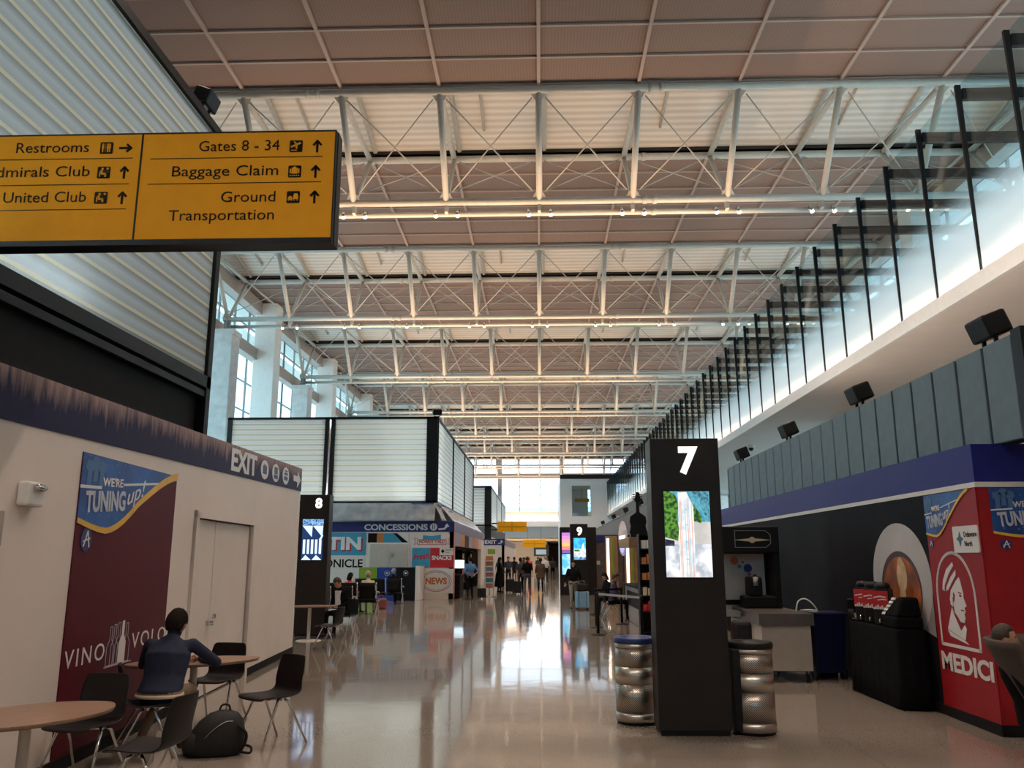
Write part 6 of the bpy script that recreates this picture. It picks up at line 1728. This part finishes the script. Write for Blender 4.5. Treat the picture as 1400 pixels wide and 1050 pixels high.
    for n, s_ in (('l', -1), ('r', 1)):
        wv = V['wri' + n]; hd_ = (V['tip' + n] - wv).normalized()
        sd = hd_.cross(Vector((0, 0, 1)) if abs(hd_.z) < .8 else Vector((0, 1, 0))).normalized(); nr = sd.cross(hd_)
        inw = Vector((-s_, 0, 0)); bend = nr if nr.z < 0 or abs(hd_.z) > .8 else -nr
        for q, (off, ln) in enumerate(((-.028, .066), (-.009, .076), (.010, .072), (.028, .056))):
            b0 = wv + hd_ * .095 * k + sd * off * k
            ex.tube([b0, b0 + (hd_ * ln * .45) * k, b0 + (hd_ * ln * .8 + bend * ln * .28) * k, b0 + (hd_ * ln * .95 + bend * ln * .55) * k], [.0092 * k, .0088 * k, .008 * k, .006 * k], 7, mi=0)
        b0 = wv + hd_ * .045 * k + sd * .032 * k * (1 if sd.dot(inw) > 0 else -1)
        sg = 1 if sd.dot(inw) > 0 else -1
        ex.tube([b0, b0 + (hd_ * .03 + sd * sg * .018) * k, b0 + (hd_ * .062 + sd * sg * .022 + bend * .01) * k], [.012 * k, .0105 * k, .008 * k], 7, mi=0)
    e2 = ex.build('x', mats); bm.from_mesh(e2.data); od = e2.data; bpy.data.objects.remove(e2)
    if not sit:
        pass
    bm.to_mesh(me); bm.free(); bpy.data.meshes.remove(od)
    o = bpy.data.objects.new('body', me); COL.objects.link(o); o.parent = t
    dz = -minz if not sit else 0
    # hair
    hm = MB()
    hm.ell((0, 0, 0), (.088, .108, .120), nu=22, nv=16)
    vs = []
    for v in hm.v:
        x, y, z = v
        front = y > .045 and z < .060 - (0.02 if style == 'bob' else 0)
        low = z < ((-.085 if y < -.02 else -.045) if style != 'bald' else .02) or (abs(x) > .06 and -.02 < y < .03 and z < .0)
        keep = not (front or low)
        if style == 'bald': keep = z < .045 and y < .03 and z > -.05
        f_ = 1.0 if keep else .80
        w = 1 + (rnd.uniform(-.012, .03) if keep else 0)
        vs.append(hp(x * f_ * w, (y - .006) * f_ * w, z * f_ * w + .022) + Vector((0, 0, dz)))
    hm.v = vs
    if style in ('long', 'bob', 'tail'):
        L = .30 if style == 'long' else (.13 if style == 'bob' else .22)
        if style == 'tail': hm.tube([hp(0, -.10, .03) + Vector((0, 0, dz)), hp(0, -.14, -.05) + Vector((0, 0, dz)), hp(0, -.12, -.20) + Vector((0, 0, dz))], [.03 * k, .034 * k, .012 * k], 10)
        else:
            for xx in (-.062, -.03, 0, .03, .062):
                hm.tube([hp(xx, -.06 + abs(xx) * .5, .05) + Vector((0, 0, dz)), hp(xx * 1.1, -.085 + abs(xx) * .6, -.06) + Vector((0, 0, dz)), hp(xx * 1.1, -.095 + abs(xx) * .6, -.06 - L * .6) + Vector((0, 0, dz))], [.04 * k, .038 * k, .02 * k], 9)
    hm.build('hair', M[hair], t)
    PRS.append(t)
    return t


# man at the cafe table, seen from behind
J = sit_pose(lean=0.20, seat=0.44, arms='table', nod=0.05)
J.update(shol=(-.205, .19, .955), shor=(.205, .19, .955), chest=(0, .13, .86), neck=(0, .19, 1.02), head=(.01, .24, 1.135))
J.update(elbl=(-.33, .36, .75), wril=(-.08, .56, .775), tipl=(.06, .62, .78), elbr=(.37, .42, .765), wrir=(.13, .62, .775), tipr=(-.0, .68, .78))
J.update(anklel=(-.20, .12, .09), toel=(-.22, .28, .035), kneel=(-.15, .42, .50), ankler=(.15, .26, .09), toer=(.16, .44, .035))
t = person('man in a navy sweater and tan trousers seated from behind, leaning on the cafe table', (-3.56, 8.04, 0), math.radians(2), J, 1.75, 'navy_cloth', 'tan_cloth', 'skin', 'hair_dark', style='short', voxel=.012, heavy=1.22, limb=1.08, hs=1.14)
mb = MB()
mb.loft([[(.222 * math.cos(2 * PI * q / 24), -.0 + .172 * math.sin(2 * PI * q / 24), z) for q in range(24)] for z in (.505, .52, .535)])
tag(mb.build('shirt_hem', M['cream_cloth'], t), 'pale shirt hem below the sweater')

# person in the lounge chair at the right edge
J = sit_pose(lean=-0.16, seat=0.34, arms='lap'); J['anklel'] = (-.13, .50, .09); J['ankler'] = (.13, .50, .09)
person('person in dark clothes sitting in the brown lounge chair at the right picture edge', (4.37, 7.97, 0), math.radians(-112), J, 1.66, 'black_cloth', 'black_cloth', 'skin', 'hair_brown', style='short', voxel=.014)

# man in the dark suit by pillar 8
J = sit_pose(lean=0.14, seat=0.44, arms='lap', nod=0.05)
t = person('bearded man in a dark suit seated beside the pillar numbered 8, looking down', (-4.58, 19.9, 0), math.radians(150), J, 1.76, 'black_cloth', 'black_cloth', 'skin', 'hair_brown', voxel=.02)
MB().plate([(-.05, .70), (.05, .70), (.075, 1.02), (-.075, 1.02)], 0.20, 0.268).build('shirt_front', M['white_cloth'], t)

# waiting passengers in the gate seats
person('woman in a coral top with dark hair seated in the gate seats, seen from behind', (-6.22, 27.55, 0), -0.5, sit_pose(0, .46), 1.66, 'coral', 'jeans', 'skin', 'hair_dark', style='bob', fem=True, voxel=.03)
person('blond person in a cream shirt seated in the gate seats, seen from behind', (-5.61, 27.55, 0), 0, sit_pose(0, .46), 1.72, 'cream_cloth', 'khaki', 'skin', 'hair_blond', voxel=.03)
person('grey haired person in dark clothes seated in the third row of gate seats', (-5.74, 33.0, 0), -0.3, sit_pose(0, .46), 1.74, 'black_cloth', 'black_cloth', 'skin', 'hair_grey', voxel=.03)

# standing and walking people
J = stand_pose(.02, 0, 0, .06)
J.update(elbl=(-.33, -.10, 1.13), elbr=(.33, -.10, 1.13), wril=(-.08, -.22, 1.03), wrir=(.07, -.23, 1.0), tipl=(.08, -.24, .97), tipr=(-.06, -.25, .93))
person('man in a sky blue shirt with hands clasped behind his back at the kiosk corner', (-3.02, 36.6, 0), 0.55, J, 1.80, 'blue_shirt', 'black_cloth', 'skin_dark', 'hair_dark', long_sleeve=False, voxel=.028, heavy=1.08)
person('woman in a long black coat standing in profile with a black suitcase', (-2.10, 44.0, 0), -1.3, stand_pose(.03, .12, .2), 1.78, 'black_cloth', 'black_cloth', 'skin_dark', 'hair_dark', style='bob', coat=(1.18, .30, .26), fem=True, voxel=.03)
person('man in a grey shirt walking away, leftmost of the three walking together', (-0.98, 42.9, 0), 0.1, stand_pose(.22, -.1, .1), 1.76, 'dark_grey_cloth', 'black_cloth', 'skin_dark', 'hair_dark', voxel=.03)
person('man in a black shirt and jeans walking away in the middle of the hall', (-0.62, 41.9, 0), -0.1, stand_pose(.16, .1, -.1), 1.80, 'black_cloth', 'jeans', 'skin', 'hair_brown', long_sleeve=False, voxel=.03)
person('person in a brown jacket and dark trousers walking away on the right of the couple', (0.03, 43.8, 0), 0.05, stand_pose(.18, .1, .1), 1.74, 'brown_cloth', 'black_cloth', 'skin', 'hair_dark', style='tail', voxel=.03, coat=(.72, .24, .19), fem=True)
J = stand_pose(.14, -.05, .1, .05)
J.update(elbr=(.29, -.02, 1.12), wrir=(.33, .10, .95), tipr=(.34, .16, .88))
person('woman in black top and grey trousers walking with the pale blue suitcase', (1.18, 30.1, 0), PI + 0.1, J, 1.66, 'black_cloth', 'khaki', 'skin', 'hair_dark', style='long', fem=True, voxel=.028, heavy=1.1)
# cafe guests
person('dark haired guest in black seated at the cafe before the lit panels', (2.20, 27.0, 0), PI / 2 + 0.4, sit_pose(.1, .46), 1.68, 'black_cloth', 'black_cloth', 'skin', 'hair_dark', style='bob', fem=True, voxel=.03)
person('guest in a purple top with white sleeve seated at the cafe counter', (2.10, 25.0, 0), -PI / 2 - 0.2, sit_pose(.06, .46), 1.70, 'purple_cloth', 'black_cloth', 'skin', 'hair_brown', voxel=.03)
chair(2.20, 27.0, PI / 2 + 0.4, 'dark shell chair under the dark haired cafe guest')
chair(2.08, 25.0, -PI / 2 - 0.2, 'dark shell chair under the cafe guest in purple')
# distant crowd
CR = [(-1.75, 58, 0.2, 'black_cloth', 'black_cloth', 'hair_dark', 1.80, 'far person in black standing beside the white exit kiosk corner'),
      (-2.05, 55, PI, 'dark_grey_cloth', 'black_cloth', 'hair_dark', 1.82, 'far person in grey facing the camera under the EXIT band'),
      (-2.9, 60.5, PI, 'dark_grey_cloth', 'black_cloth', 'hair_dark', 1.74, 'far person in front of the white exit kiosk under the green notice'),
      (-1.2, 66, 0.4, 'brown_cloth', 'jeans', 'hair_brown', 1.78, 'far person in brown left of the walking group'),
      (-0.9, 74, PI, 'coral', 'black_cloth', 'hair_blond', 1.80, 'small far person in coral in the distant crowd'),
      (0.42, 62, 0.1, 'white_cloth', 'black_cloth', 'hair_grey', 1.84, 'far person in a white top right of the brown jacket'),
      (1.0, 66, 0.2, 'dark_grey_cloth', 'black_cloth', 'hair_dark', 1.80, 'far person in dark grey near the far right shop fins'),
      (0.75, 84, PI, 'black_cloth', 'jeans', 'hair_dark', 1.78, 'very small person in black deep in the passage'),
      (-0.2, 88, 0.0, 'jeans', 'black_cloth', 'hair_dark', 1.80, 'very small person in blue deep in the middle of the passage'),
      (-1.6, 82, PI, 'brown_cloth', 'black_cloth', 'hair_dark', 1.78, 'very small person in brown deep at the left of the passage')]
for x, y, rz, sh, pa, ha, hh, l in CR:
    person(l, (x, y, 0), rz, stand_pose(rnd.uniform(.02, .2), rnd.uniform(-.1, .15), rnd.uniform(-.1, .15)), hh, sh, pa, 'skin', ha, voxel=.04)

# ------------------------------------------------------------------ hall behind the camera
s = structure('wall_back')
MB().box(-17, 17, -30.4, -30, 0, 10.5).box(-17, 17, -30.4, -30, 13.5, 16.1).build('wall_face', M['beige'], s)
w = structure('window_43')  # unseen window added to let in fill light from behind the camera
MB().box(-17, 17, -30.2, -30.18, 10.5, 13.5).build('pane', M['win_glass'], w)
mb = MB()
for x in range(-16, 17, 4): mb.box(x - .08, x + .08, -30.25, -30.1, 10.5, 13.5)
mb.build('window_frame', M['grey_steel'], w)
